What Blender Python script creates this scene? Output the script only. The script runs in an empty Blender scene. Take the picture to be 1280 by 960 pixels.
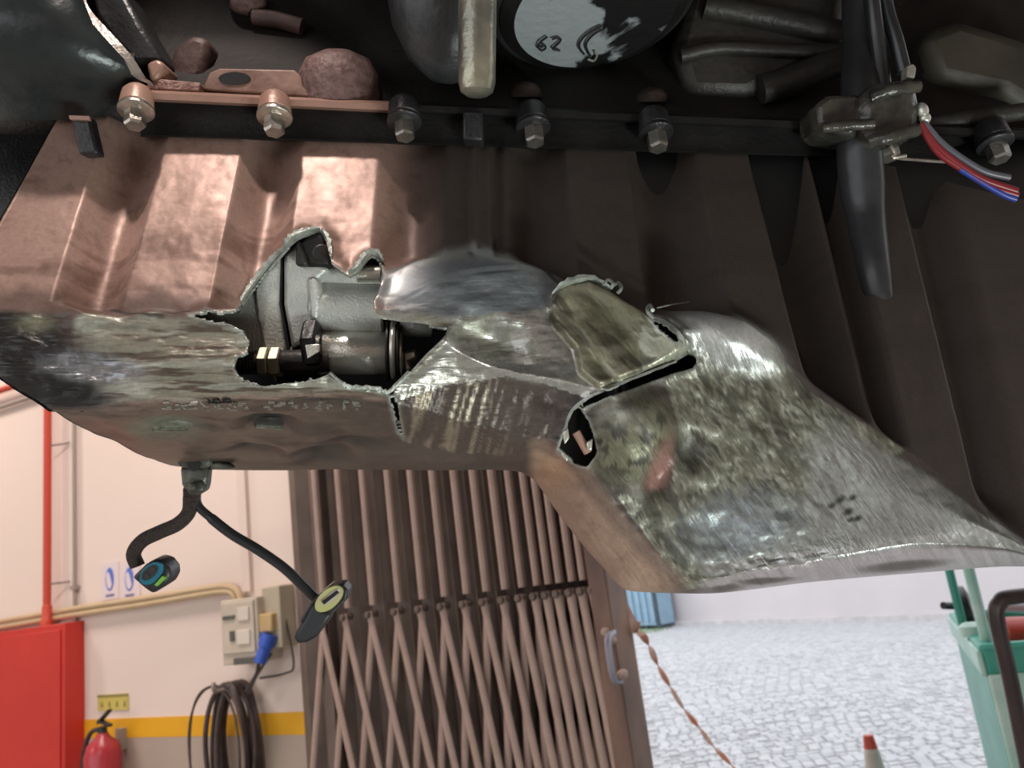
import bpy, math, random
import numpy as np
from mathutils import Vector, Matrix
random.seed(7)
S = bpy.context.scene
COL = S.collection

# ------------------------------------------------------------------ camera
F = 1000.0                      # focal length in pixels of the 1280 px wide frame
CAM = np.array([0.0, 0.0, 1.5])
pit, rol = math.radians(13.0), math.radians(7.5)
FW = np.array([0, math.cos(pit), math.sin(pit)])
ZC = np.array([0, -math.sin(pit), math.cos(pit)])
RT = np.array([1.0, 0, 0]) * math.cos(rol) - ZC * math.sin(rol)
UP = np.array([1.0, 0, 0]) * math.sin(rol) + ZC * math.cos(rol)
cd = bpy.data.cameras.new('camera')
cam = bpy.data.objects.new('camera', cd)
COL.objects.link(cam)
cd.sensor_width = 36.0
cd.lens = 36.0 * F / 1280.0
cd.clip_start = 0.02
cam.matrix_world = Matrix(((RT[0], UP[0], -FW[0], CAM[0]), (RT[1], UP[1], -FW[1], CAM[1]),
                           (RT[2], UP[2], -FW[2], CAM[2]), (0, 0, 0, 1)))
cd.dof.use_dof = True
cd.dof.focus_distance = 0.54
cd.dof.aperture_fstop = 13.0
S.camera = cam

# ------------------------------------------------------------------ sky, lights, exposure
w = bpy.data.worlds.new('overcast'); S.world = w; w.use_nodes = True
bg = w.node_tree.nodes['Background']
bg.inputs[0].default_value = (0.95, 0.97, 1.0, 1)
bg.inputs[1].default_value = 1.75
S.view_settings.view_transform = 'Standard'
S.view_settings.look = 'None'
S.view_settings.exposure = 0.0
S.view_settings.gamma = 1.0
S.view_settings.use_curve_mapping = False

def lamp(kind, name, loc, target, energy, color, **kw):
    d = bpy.data.lights.new(name, kind); d.energy = energy; d.color = color
    for k, v in kw.items(): setattr(d, k, v)
    o = bpy.data.objects.new(name, d); COL.objects.link(o)
    o.location = loc
    o.rotation_euler = (Vector(target) - Vector(loc)).to_track_quat('-Z', 'Y').to_euler()
    return o

def W(px, py, z):
    """point at depth z in front of the lens, seen at px, py"""
    return CAM + z * (FW + (px - 640.0) / F * RT - (py - 480.0) / F * UP)
def ray(px, py):
    return FW + (px - 640.0) / F * RT - (py - 480.0) / F * UP
def G(px, py, h=0.0):
    d = ray(px, py); return CAM + d * ((h - CAM[2]) / d[2])

# wall frame: e_s runs along the garage wall to the right, e_o points from the wall into the room
dw = ray(-1113, 950); dw[2] = 0; dw /= np.linalg.norm(dw)
ES = -dw
EO = np.array([ES[1], -ES[0], 0.0])
if EO @ (CAM - W(200, 770, 4.0)) < 0: EO = -EO
P0 = W(200, 770, 4.0); P0[2] = 0
def wl(px, py, off=0.0):
    """s, h on the wall plane moved off metres into the room"""
    d = ray(px, py); t = ((P0 + EO * off - CAM) @ EO) / (d @ EO)
    p = CAM + d * t - P0
    return p @ ES, p[2]
def WP(s, h, o=0.0):
    return P0 + ES * s + EO * o + np.array([0, 0, h])

# oil pan wall plane (down along the ribs = toward the lens)
_d = 1.0 * FW - 0.05 * RT + 1.68 * UP          # up along the ribs
def zrow(x): return 0.585 + 0.075 * (x - 58.0) / 1180.0
_A = W(58, 178, zrow(58)); _B = W(1238, 212, zrow(1238))
PN = np.cross(_d, _B - _A); PN /= np.linalg.norm(PN)
if PN @ (CAM - _A) < 0: PN = -PN
def zplane(px, py):
    d = FW + (np.asarray(px)[..., None] - 640.0) / F * RT - (np.asarray(py)[..., None] - 480.0) / F * UP
    return ((_A - CAM) @ PN) / (d @ PN)

PANC = W(178, 265, 0.56)
lamp('SPOT', 'added_spot', PANC + PN * 0.36 + np.array([0.05, 0, 0.60]), PANC, 23.0, (1.0, 0.86, 0.79),
     spot_size=math.radians(28), spot_blend=0.30, shadow_soft_size=0.025)  # unseen spot added; its cone limits the light to the left panels
PB_ = W(620, 480, 0.5)
lamp('AREA', 'added_fill', (0.55, -0.05, 0.70), PB_, 11.0, (0.93, 1.0, 0.96), shape='RECTANGLE', size=0.55, size_y=0.06)  # unseen area light added low at the right to brighten belly and pump
for i, (s, o) in enumerate(((-2.6, 1.3), (0.7, 1.2), (-2.5, 4.8), (3.2, 4.8))):
    lamp('AREA', 'tube_light', WP(s, 4.2, o), WP(s, 0, o), 70.0, (1.0, 0.86, 0.78), shape='RECTANGLE', size=1.5, size_y=0.25)

# ------------------------------------------------------------------ materials
def nt(m): return m.node_tree.nodes, m.node_tree.links
MATS = {}
def mat(name, col, rough=0.5, metal=0.0, col2=None, ns=8.0, bump=0.0, bs=60.0, spec=0.5, stretch=None, detail=4.0, coat=0.0):
    if name in MATS: return MATS[name]
    m = bpy.data.materials.new(name); m.use_nodes = True
    N, L = nt(m); b = N['Principled BSDF']
    b.inputs['Base Color'].default_value = (*col, 1)
    b.inputs['Roughness'].default_value = rough
    b.inputs['Metallic'].default_value = metal
    b.inputs['Specular IOR Level'].default_value = spec
    b.inputs['Coat Weight'].default_value = coat
    tc = N.new('ShaderNodeTexCoord'); src = tc.outputs['Object']
    if stretch:
        mp = N.new('ShaderNodeMapping'); mp.inputs['Scale'].default_value = stretch
        L.new(src, mp.inputs['Vector']); src = mp.outputs['Vector']
    if col2:
        n = N.new('ShaderNodeTexNoise'); n.inputs['Scale'].default_value = ns; n.inputs['Detail'].default_value = detail
        L.new(src, n.inputs['Vector'])
        r = N.new('ShaderNodeValToRGB'); r.color_ramp.elements[0].position = 0.35; r.color_ramp.elements[1].position = 0.68
        r.color_ramp.elements[0].color = (*col, 1); r.color_ramp.elements[1].color = (*col2, 1)
        L.new(n.outputs['Fac'], r.inputs['Fac']); L.new(r.outputs['Color'], b.inputs['Base Color'])
    if bump:
        n2 = N.new('ShaderNodeTexNoise'); n2.inputs['Scale'].default_value = bs; n2.inputs['Detail'].default_value = 3
        L.new(src, n2.inputs['Vector'])
        bp = N.new('ShaderNodeBump'); bp.inputs['Strength'].default_value = bump; bp.inputs['Distance'].default_value = 0.002
        L.new(n2.outputs['Fac'], bp.inputs['Height']); L.new(bp.outputs['Normal'], b.inputs['Normal'])
    MATS[name] = m
    return m

M_black = mat('black_plastic', (0.012, 0.012, 0.013), 0.38, 0, (0.03, 0.03, 0.032), 40, 0.3, 300)
M_rubber = mat('black_rubber', (0.012, 0.011, 0.011), 0.5, 0, (0.035, 0.032, 0.03), 60, 0.3, 400)
M_loom = mat('fabric_loom', (0.02, 0.014, 0.012), 0.8, 0, (0.06, 0.04, 0.035), 500, 0.8, 900)
M_darkiron = mat('dark_iron', (0.018, 0.017, 0.016), 0.45, 0.3, (0.05, 0.045, 0.04), 18, 0.5, 120)
M_castgrey = mat('dark_casting', (0.018, 0.017, 0.016), 0.5, 0.2, (0.038, 0.035, 0.031), 10, 0.5, 150)
M_teal = mat('dark_housing', (0.020, 0.026, 0.027), 0.30, 0.2, (0.05, 0.06, 0.06), 14, 0.5, 70)
M_copper = mat('copper_brown_paint', (0.33, 0.19, 0.145), 0.42, 0.15, (0.40, 0.25, 0.19), 25, 0.25, 200)
M_gasket = mat('rough_gasket', (0.22, 0.12, 0.10), 0.7, 0, (0.42, 0.28, 0.24), 150, 1.0, 300)
M_alu = mat('cast_aluminium', (0.52, 0.54, 0.50), 0.42, 0.35, (0.64, 0.66, 0.61), 60, 0.35, 500)
M_alu2 = mat('machined_aluminium', (0.62, 0.62, 0.55), 0.26, 0.6, (0.72, 0.72, 0.65), 60, 0.2, 600)
M_steel = mat('bolt_steel', (0.42, 0.38, 0.33), 0.32, 0.85, (0.6, 0.55, 0.48), 120, 0.2, 500)
M_brassnut = mat('pale_nut', (0.62, 0.58, 0.42), 0.35, 0.7)
M_void = mat('oily_black', (0.006, 0.006, 0.006), 0.5, 0.0)
M_bare = mat('torn_bare_metal', (0.27, 0.30, 0.265), 0.45, 0.35, (0.46, 0.49, 0.45), 150, 0.5, 400)
M_wall = mat('cream_wall', (0.74, 0.62, 0.555), 0.85, 0, (0.76, 0.64, 0.575), 1.5, 0.1, 60)

# ------------------------------------------------------------------ mesh helpers
def nrm(v):
    v = np.asarray(v, float); return v / (np.linalg.norm(v) + 1e-12)
def frame(ax):
    ax = nrm(ax); r = np.array([0, 0, 1.0]) if abs(ax[2]) < 0.9 else np.array([1.0, 0, 0])
    a = nrm(np.cross(r, ax)); return a, np.cross(ax, a), ax
def smooth_path(pts, n=8):
    P = [np.asarray(p, float) for p in pts]
    if len(P) < 3: return P
    Q = [2 * P[0] - P[1]] + P + [2 * P[-1] - P[-2]]
    out = []
    for i in range(1, len(Q) - 2):
        for k in range(n):
            t = k / n
            out.append(0.5 * ((2 * Q[i]) + (-Q[i-1] + Q[i+1]) * t + (2*Q[i-1] - 5*Q[i] + 4*Q[i+1] - Q[i+2]) * t*t
                              + (-Q[i-1] + 3*Q[i] - 3*Q[i+1] + Q[i+2]) * t**3))
    out.append(P[-1]); return out
class MB:
    def __init__(s): s.v = []; s.f = []; s.mi = []
    def add(s, v, f, mi=0):
        o = len(s.v); s.v += [tuple(map(float, p)) for p in v]; s.f += [tuple(o + i for i in q) for q in f]; s.mi += [mi] * len(f)
        return s
    def box(s, c, ax, ay, az, mi=0):
        c, ax, ay, az = (np.asarray(q, float) for q in (c, ax, ay, az))
        v = [c + i*ax + j*ay + k*az for k in (-1, 1) for j in (-1, 1) for i in (-1, 1)]
        return s.add(v, [(0,2,3,1),(4,5,7,6),(0,1,5,4),(2,6,7,3),(0,4,6,2),(1,3,7,5)], mi)
    def lathe(s, o, ax, prof, n=24, mi=0, cap=True):
        a, b, c = frame(ax); o = np.asarray(o, float); v = []; f = []
        for d, r in prof:
            for k in range(n):
                t = 2*math.pi*k/n; v.append(o + c*d + (a*math.cos(t) + b*math.sin(t))*r)
        m = len(prof)
        for i in range(m-1):
            for k in range(n):
                k2 = (k+1) % n; f.append((i*n+k, i*n+k2, (i+1)*n+k2, (i+1)*n+k))
        if cap:
            f.append(tuple(range(n-1, -1, -1))); f.append(tuple((m-1)*n + k for k in range(n)))
        return s.add(v, f, mi)
    def cyl(s, p0, p1, r0, r1=None, n=24, mi=0):
        p0 = np.asarray(p0, float); p1 = np.asarray(p1, float)
        return s.lathe(p0, p1-p0, [(0, r0), (np.linalg.norm(p1-p0), r0 if r1 is None else r1)], n, mi)
    def tube(s, pts, r, n=10, sm=8, mi=0, flat=1.0):
        P = smooth_path(pts, sm) if sm else [np.asarray(p, float) for p in pts]
        m = len(P); v = []; f = []
        T = [nrm(P[min(i+1, m-1)] - P[max(i-1, 0)]) for i in range(m)]
        a, b, _ = frame(T[0])
        for i in range(m):
            a = nrm(a - T[i]*(a @ T[i])); b = np.cross(T[i], a)
            rr = r(i/(m-1)) if callable(r) else r
            for k in range(n):
                t = 2*math.pi*k/n; v.append(P[i] + (a*math.cos(t) + b*math.sin(t)*flat)*rr)
        for i in range(m-1):
            for k in range(n):
                k2 = (k+1) % n; f.append((i*n+k, i*n+k2, (i+1)*n+k2, (i+1)*n+k))
        f.append(tuple(range(n-1, -1, -1))); f.append(tuple((m-1)*n + k for k in range(n)))
        return s.add(v, f, mi)
    def prism(s, pts, ext, mi=0):
        P = [np.asarray(p, float) for p in pts]; e = np.asarray(ext, float); n = len(P)
        v = P + [p + e for p in P]
        f = [tuple(range(n)), tuple(range(2*n-1, n-1, -1))] + [(i, i+n, (i+1) % n + n, (i+1) % n) for i in range(n)]
        return s.add(v, f, mi)
    def ball(s, c, r, sq=(1, 1, 1), n=16, m=10, mi=0):
        c = np.asarray(c, float); v = []; f = []
        for i in range(m+1):
            p = math.pi*i/m
            for k in range(n):
                t = 2*math.pi*k/n
                v.append(c + r*np.array([math.sin(p)*math.cos(t)*sq[0], math.sin(p)*math.sin(t)*sq[1], math.cos(p)*sq[2]]))
        for i in range(m):
            for k in range(n):
                k2 = (k+1) % n; f.append((i*n+k, (i+1)*n+k, (i+1)*n+k2, i*n+k2))
        return s.add(v, f, mi)
    def loft(s, rings, mi=0, closed=True, cap=True):
        n = len(rings[0]); v = [p for r in rings for p in r]; f = []
        for i in range(len(rings)-1):
            for k in range(n if closed else n-1):
                k2 = (k+1) % n; f.append((i*n+k, i*n+k2, (i+1)*n+k2, (i+1)*n+k))
        if cap and closed:
            f.append(tuple(range(n-1, -1, -1))); f.append(tuple((len(rings)-1)*n + k for k in range(n)))
        return s.add(v, f, mi)

def meta(o, label=None, cat=None, group=None, kind=None):
    if label: o['label'] = label
    if cat: o['category'] = cat
    if group: o['group'] = group
    if kind: o['kind'] = kind
    return o
def thing(name, loc, label, cat, group=None):
    o = bpy.data.objects.new(name, None); COL.objects.link(o); o.location = tuple(loc); o.empty_display_size = 0.05
    return meta(o, label, cat, group)
def wloc(p):
    l = Vector((0, 0, 0))
    while p is not None: l += p.location; p = p.parent
    return l
def obj(name, mb, m, parent=None, bevel=0.0, ang=40, flat=False, loc=None):
    me = bpy.data.meshes.new(name)
    off = np.array(wloc(parent)) if parent is not None else (np.array(loc) if loc is not None else np.zeros(3))
    me.from_pydata([tuple(np.array(p) - off) for p in mb.v], [], mb.f)
    for q in (m if isinstance(m, (list, tuple)) else [m]): me.materials.append(q)
    me.polygons.foreach_set('material_index', mb.mi)
    me.update()
    import bmesh
    bm = bmesh.new(); bm.from_mesh(me); bmesh.ops.recalc_face_normals(bm, faces=bm.faces); bm.to_mesh(me); bm.free()
    if not flat:
        me.shade_smooth(); me.set_sharp_from_angle(angle=math.radians(ang))
    o = bpy.data.objects.new(name, me); COL.objects.link(o)
    if parent is not None: o.parent = parent
    elif loc is not None: o.location = tuple(loc)
    if bevel:
        b = o.modifiers.new('bevel', 'BEVEL'); b.width = bevel; b.segments = 2; b.limit_method = 'ANGLE'; b.angle_limit = math.radians(35)
    return o

# ================================================================== the garage and the street
def wbox(mb, s0, s1, h0, h1, o0, o1, mi=0):
    return mb.box(WP((s0+s1)/2, (h0+h1)/2, (o0+o1)/2), ES*(s1-s0)/2, np.array([0, 0, (h1-h0)/2]), EO*(o1-o0)/2, mi)

s_gl, _ = wl(386, 650); s_pr, _ = wl(800, 800, 0.05)
OPEN_L = wl(715, 800)[0]                       # left edge of the opening
H_ST = np.mean([wl(85, 902)[1], wl(374, 887.5)[1]]); H_SB = np.mean([wl(164, 922.7)[1], wl(374, 916.8)[1]])
M_dado = mat('grey_beige_dado', (0.40, 0.32, 0.265), 0.7, 0, (0.43, 0.35, 0.29), 3, 0.1, 60)
M_yel = mat('yellow_stripe_paint', (0.72, 0.36, 0.008), 0.6, 0, (0.76, 0.39, 0.01), 5)
wallo = MB(); wbox(wallo, -7, OPEN_L, 0, 4.5, -0.3, 0)
wallo = meta(obj('wall_left', wallo, M_wall), kind='structure')
t = MB(); wbox(t, -7, OPEN_L, 0.0, H_SB, 0, 0.004); meta(obj('trim_1', t, M_dado), kind='structure')
t = MB(); wbox(t, -7, OPEN_L, H_SB, H_ST, 0, 0.005); meta(obj('trim_2', t, M_yel), kind='structure')
t = MB(); wbox(t, OPEN_L + 5.0, 9, 0, 4.5, -0.3, 0); meta(obj('wall_front', t, M_wall), kind='structure')
t = MB(); wbox(t, OPEN_L, OPEN_L + 5.0, 3.7, 4.5, -0.3, 0); meta(obj('trim_3', t, M_wall), kind='structure')
for a_, b_, c_ in ((-7, -4, 0), (4.5, 9, 0), (-4, 4.5, 3.6)):  # unseen doorway added in this wall to let daylight reach the pan
    t = MB(); wbox(t, a_, b_, c_, 4.5, 7.0, 7.2); meta(obj('wall_back', t, M_wall), kind='structure')
t = MB(); wbox(t, -7.2, -7, 0, 4.5, -0.3, 7.2); meta(obj('wall_side', t, M_wall), kind='structure')
t = MB(); wbox(t, 9, 9.2, 0, 4.5, -0.3, 7.2); meta(obj('wall_right', t, M_wall), kind='structure')
t = MB(); wbox(t, -7.2, 9.2, 4.5, 4.65, -0.3, 7.2)
meta(obj('ceiling', t, mat('ceiling_paint', (0.6, 0.56, 0.52), 0.8)), kind='structure')
t = MB(); wbox(t, -7.2, 9.2, -0.15, 0, -0.3, 16)
meta(obj('floor', t, mat('concrete_floor', (0.30, 0.29, 0.27), 0.6, 0, (0.42, 0.41, 0.39), 2, 0.2, 40)), kind='structure')

# --- street: ground, cobbles, far wall
M_mort = mat('cobble_sand', (0.38, 0.385, 0.40), 0.9, 0, (0.44, 0.45, 0.46), 3)
t = MB(); wbox(t, -6, 22, -0.16, -0.012, -24, -0.3)
pave = meta(obj('pavement', t, M_mort), kind='structure')
KA, KB = G(860, 781), G(1010, 777)
kd = nrm((KB - KA) * np.array([1, 1, 0])); kn = np.array([-kd[1], kd[0], 0.0])
if kn @ KA < 0: kn = -kn
t = MB(); t.box(KA + kd*4 + kn*0.15 + np.array([0, 0, 1.9]), kd*13, kn*0.15, np.array([0, 0, 1.9]))
meta(obj('wall_street', t, mat('white_render', (0.62, 0.585, 0.60), 0.9, 0, (0.66, 0.62, 0.635), 1.2, 0.1, 30)), kind='structure')
t = MB(); t.box(KA + kd*4 - kn*0.06 + np.array([0, 0, 0.03]), kd*13, kn*0.06, np.array([0, 0, 0.045]))
meta(obj('trim_4', t, mat('kerb_stone', (0.55, 0.53, 0.54), 0.9, 0, (0.68, 0.66, 0.67), 6)), kind='structure')
# small setts in wavy rows, joined into one countless surface
t = MB(); rows = 0
y0, y1 = 4.3, 21.0
rng = random.Random(3)
yy = y0
while yy < y1:
    step = 0.088 if yy < 8 else 0.12 if yy < 11 else 0.18
    xx = 0.10*yy + rng.random()*0.1
    while xx < 0.74*yy + 0.4:
        wv = 0.05*math.sin(xx*1.7 + yy*0.9) + 0.03*math.sin(xx*4.1)
        lx = step*(0.9 + 0.25*rng.random())
        p = np.array([xx + lx/2, yy + wv, 0.0])
        if (p - P0) @ EO < -0.45 and (p - KA) @ kn < -0.13:
            hx, hy = lx*0.5 - 0.004, step*0.5 - 0.004
            h = -0.004 + rng.random()*0.011; tl = (rng.random()-0.5)*0.010
            vs = [p + np.array([sx*hx, sy*hy, -0.014]) for sx, sy in ((-1,-1),(1,-1),(1,1),(-1,1))] + \
                 [p + np.array([sx*hx*0.86, sy*hy*0.86, h + sy*tl]) for sx, sy in ((-1,-1),(1,-1),(1,1),(-1,1))]
            t.add(vs, [(4,5,6,7),(0,1,5,4),(1,2,6,5),(2,3,7,6),(3,0,4,7)])
        xx += lx
    yy += step
meta(obj('cobblestones', t, mat('pale_granite', (0.44, 0.45, 0.475), 0.75, 0, (0.57, 0.58, 0.60), 9, 0.3, 60), pave, flat=True), kind='stuff')

# --- folding gate
tops_px = [403, 432.7, 464, 496.5, 526, 554, 581.3, 606, 629.7, 651, 669.8, 684, 698, 714, 728, 742]
tops_py = [783, 775, 769.5, 765, 760.5, 757, 752.5, 750.5, 747.5, 746, 744.5, 741, 741, 739.5, 738, 738]
GO = 0.16
ts = [wl(x, y, GO)[0] for x, y in zip(tops_px, tops_py)]
GH = float(np.mean([wl(x, y, GO)[1] for x, y in zip(tops_px, tops_py)]))
M_gate = mat('brown_gate_paint', (0.36, 0.255, 0.215), 0.5, 0.0, (0.42, 0.30, 0.255), 14, 0.2, 90)
M_gatedk = mat('dark_brown_gate_sheet', (0.115, 0.084, 0.070), 0.55, 0.0, (0.155, 0.115, 0.095), 10, 0.2, 80)
gate = thing('folding_gate', WP((ts[0]+ts[-1])/2, 0, GO), 'brown folding metal gate with zigzag lattice bars beside the cream wall', 'gate')
gap = 0.62
HB = GH - gap
def rod(p0, p1, wdt, thk):
    """rounded flat bar from p0 to p1, width along the wall"""
    mb = MB(); a = nrm(np.asarray(p1)-np.asarray(p0)); side = nrm(np.cross(a, EO)); rings = []
    for p in (p0, p1):
        rings.append([np.asarray(p) + side*wdt*math.cos(q)*1.0 + EO*thk*math.sin(q) for q in [2*math.pi*k/8 for k in range(8)]])
    return mb.loft(rings)
n = len(ts)
def ext(i):
    if i < 0: return ts[0] + (ts[0]-ts[1])*(-i)
    if i >= n: return ts[-1] + (ts[-1]-ts[-2])*(i-n+1)
    return ts[i]
for i, s in enumerate(ts):
    wd = 0.016 if i < 9 else 0.014
    up = obj('upright', rod(WP(s, GH + 0.035, GO-0.02), WP(s, 3.4, GO-0.02), wd, 0.016), M_gate, gate)
    jt = MB(); jt.lathe(WP(s, GH, GO-0.03), EO, [(0, 0.014), (0.055, 0.014), (0.06, 0.010)], 10); obj('pivot', jt, M_gatedk, gate)
    if i+1 < n+1: obj('lattice_bar', rod(WP(s, GH+0.01, GO+0.012), WP(ext(i+1), HB, GO+0.012), 0.015, 0.008), M_gate, gate)
    if i-1 >= -1: obj('lattice_bar', rod(WP(s, GH+0.01, GO-0.012), WP(ext(i-1), HB, GO-0.012), 0.015, 0.008), M_gate, gate)
    if i+1 < n+1: obj('lattice_bar', rod(WP(s, HB-gap, GO+0.012), WP(ext(i+1), HB, GO+0.012), 0.015, 0.008), M_gate, gate)
    if i-1 >= -1: obj('lattice_bar', rod(WP(s, HB-gap, GO-0.012), WP(ext(i-1), HB, GO-0.012), 0.015, 0.008), M_gate, gate)
# folded sheet leaves behind the bars: one leaf between each two uprights
edges = [s_gl - 0.02] + [(ts[i]) for i in range(n)] + [wl(750, 760, GO)[0]]
for i in range(len(edges)-1):
    a, b = edges[i], edges[i+1]; m_ = (a+b)/2
    mb = MB(); prof = [(a, GO-0.075), (a+(b-a)*0.28, GO-0.05), (m_, GO-0.085), (a+(b-a)*0.75, GO-0.055), (b, GO-0.075)]
    fr = [WP(s, 0.05, o) for s, o in prof] + [WP(s, 0.05, o-0.006) for s, o in prof[::-1]]
    mb.prism(fr, (0, 0, 3.3)); obj('folded_leaf', mb, M_gatedk, gate, ang=20)
sp0, sp1 = wl(747, 780, GO)[0], wl(777, 820, GO)[0]
mb = MB(); wbox(mb, sp0, sp1, 0, 3.5, GO-0.12, GO+0.03)
obj('end_post', mb, mat('rusty_brown_post', (0.10, 0.058, 0.05), 0.55, 0, (0.27, 0.155, 0.11), 5, 0.4, 60, stretch=(1, 1, 0.6)), gate, bevel=0.006)
mb = MB(); s1, h1 = wl(762, 800, GO+0.05); s2, h2 = wl(771, 845, GO+0.05)
sm_ = (s1+s2)/2
mb.tube([WP(sm_, h1+0.02, GO+0.02), WP(sm_, h1, GO+0.07), WP(sm_, h2, GO+0.07), WP(sm_, h2-0.02, GO+0.02)], 0.012, 8, 4)
obj('pull_handle', mb, mat('grey_handle', (0.30, 0.29, 0.34), 0.4, 0.3), gate)
mb = MB()
for k, (x, y) in enumerate(((758, 790), (764, 800), (778, 843))):
    q = wl(x, y, GO+0.03); mb.lathe(WP(q[0], q[1], GO+0.02), EO, [(0, 0.016), (0.02, 0.016), (0.03, 0.008)], 10)
obj('rivets', mb, M_gate, gate)
# end post at the wall side
mb = MB(); sa = wl(386, 640, GO)[0]; wbox(mb, sa-0.01, sa+0.045, 0, 3.5, GO-0.1, GO-0.02); obj('wall_post', mb, M_gatedk, gate, bevel=0.004)

# --- wall fittings
def wstrip(name, pts, r, m, label, cat, off=0.03, flat=1.0, n=10, sm=0):
    P = [WP(*wl(x, y, off), off) for x, y in pts]
    base = P[0]
    mb = MB(); mb.tube(P, r, n, sm, flat=flat)
    o = obj(name, mb, m, loc=base); return meta(o, label, cat)
M_red = mat('red_paint', (0.52, 0.028, 0.022), 0.42, 0, (0.58, 0.035, 0.025), 4, 0.05, 40)
M_redp = mat('red_pipe_paint', (0.55, 0.06, 0.03), 0.45, 0)
s0, h0 = wl(78, 779, 0.12); sL = wl(-60, 800, 0.12)[0]; hb = wl(80, 990, 0.12)[1]
cab = thing('hose_cabinet', WP((s0+sL)/2, 0, 0.06), 'large red metal hydrant cabinet on the wall at the lower left', 'cabinet')
mb = MB(); wbox(mb, sL, s0, 0.28, h0, 0.0, 0.11); obj('body', mb, M_red, cab, bevel=0.004)
mb = MB(); wbox(mb, sL+0.03, s0-0.03, 0.31, h0-0.03, 0.111, 0.118); obj('door', mb, M_red, cab, bevel=0.003)
pp = thing('water_pipe', WP(*wl(62, 790, 0.06), 0.06), 'red vertical water pipe running down the wall into the red cabinet', 'pipe')
sp, _ = wl(59, 700, 0.06)
mb = MB(); mb.cyl(WP(sp, h0+0.0, 0.06), WP(sp, 4.3, 0.06), 0.021, n=14); obj('pipe', mb, M_redp, pp)
mb = MB(); mb.lathe(WP(sp, h0-0.001, 0.06), (0, 0, 1), [(0, 0.034), (0.03, 0.034), (0.04, 0.026), (0.10, 0.026), (0.11, 0.021)], 14); obj('fitting', mb, M_redp, pp)
for hh in (h0+0.22, h0+1.0):
    mb = MB(); mb.tube([WP(sp, hh, 0.06), WP(sp+0.06, hh, 0.03), WP(sp+0.13, hh, 0.012)], 0.006, 6, 0); obj('pipe_clamp', mb, mat('grey_clamp', (0.25, 0.22, 0.2), 0.5, 0.4), pp)
# branch pipe going left higher up
q0, q1 = wl(58, 466, 0.09), wl(-60, 505, 0.09)
mb = MB(); mb.cyl(WP(q0[0], q0[1], 0.06), WP(q1[0], q1[1], 0.06), 0.02, n=12); obj('branch_pipe', mb, M_redp, pp)
M_grey = mat('grey_conduit', (0.33, 0.28, 0.25), 0.5, 0.1)
cn = thing('grey_conduit', WP(*wl(91, 820, 0.03), 0.03), 'thin grey vertical conduit beside the red water pipe', 'conduit')
sc, _ = wl(91, 700, 0.03)
mb = MB(); mb.cyl(WP(sc, wl(93, 822, .03)[1], 0.02), WP(sc, 4.3, 0.02), 0.011, n=10); obj('pipe', mb, M_grey, cn)
mb = MB(); q0, q1 = wl(91, 478, 0.04), wl(-60, 528, 0.04); mb.cyl(WP(sc, q0[1], 0.03), WP(q1[0], q1[1], 0.03), 0.014, n=10); obj('branch_pipe', mb, M_grey, cn)
for h_ in (h0+0.05, h0+0.18):
    mb = MB(); wbox(mb, sc-0.02, sc+0.02, h_-0.01, h_+0.01, 0.0, 0.035); obj('clip', mb, M_grey, cn)
# pale strip up the wall by the box
mb = MB(); sv, _ = wl(303, 650, 0.02); wbox(mb, sv-0.028, sv+0.028, wl(305, 740)[1], 4.3, 0, 0.02)
meta(obj('wall_duct', mb, mat('cream_duct', (0.70, 0.58, 0.52), 0.7), loc=WP(sv, 1.6, 0.01)).parent and None or bpy.data.objects['wall_duct'],
     'cream vertical cable duct on the wall above the electrical box', 'cable duct')
M_beige = mat('beige_conduit', (0.50, 0.37, 0.22), 0.5, 0, (0.55, 0.42, 0.26), 6)
bc = thing('beige_conduits', WP(*wl(140, 755, 0.03), 0.03), 'two beige conduits side by side crossing the wall to the electrical box', 'conduit')
for k, dy in enumerate((0, 7.5)):
    pts = [(-60, 788+dy), (0, 777+dy), (96, 760.5+dy), (180, 748+dy), (258, 735.5+dy*0.9), (283, 733+dy*0.9), (296 - dy*0.6, 738 + dy*0.6), (302-dy, 752)]
    mb = MB(); mb.tube([WP(*wl(x, y, 0.03), 0.03) for x, y in pts], 0.0155, 8, 3); obj('conduit', mb, M_beige, bc)
# electrical box
M_box = mat('beige_grey_box', (0.52, 0.45, 0.36), 0.55, 0, (0.57, 0.50, 0.41), 10)
M_boxdk = mat('dark_box_window', (0.10, 0.105, 0.095), 0.3)
def wrect(x0, y0, x1, y1, off):
    a = wl(x0, y0, off); b = wl(x1, y1, off); return min(a[0], b[0]), max(a[0], b[0]), min(a[1], b[1]), max(a[1], b[1])
bx = wrect(273, 752, 322, 829, 0.14)
eb = thing('electrical_box', WP((bx[0]+bx[1])/2, bx[2], 0.07), 'beige wall electrical box with a blue plug socket on its side', 'electrical box')
mb = MB(); wbox(mb, bx[0], bx[1], bx[2], bx[3], 0, 0.13); obj('body', mb, M_box, eb, bevel=0.006)
mb = MB(); wbox(mb, bx[0]+0.012, bx[1]-0.012, bx[2]+0.17*(bx[3]-bx[2]), bx[3]-0.012, 0.13, 0.14); obj('cover', mb, M_box, eb, bevel=0.004)
wdx, hgt = bx[1]-bx[0], bx[3]-bx[2]
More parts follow.
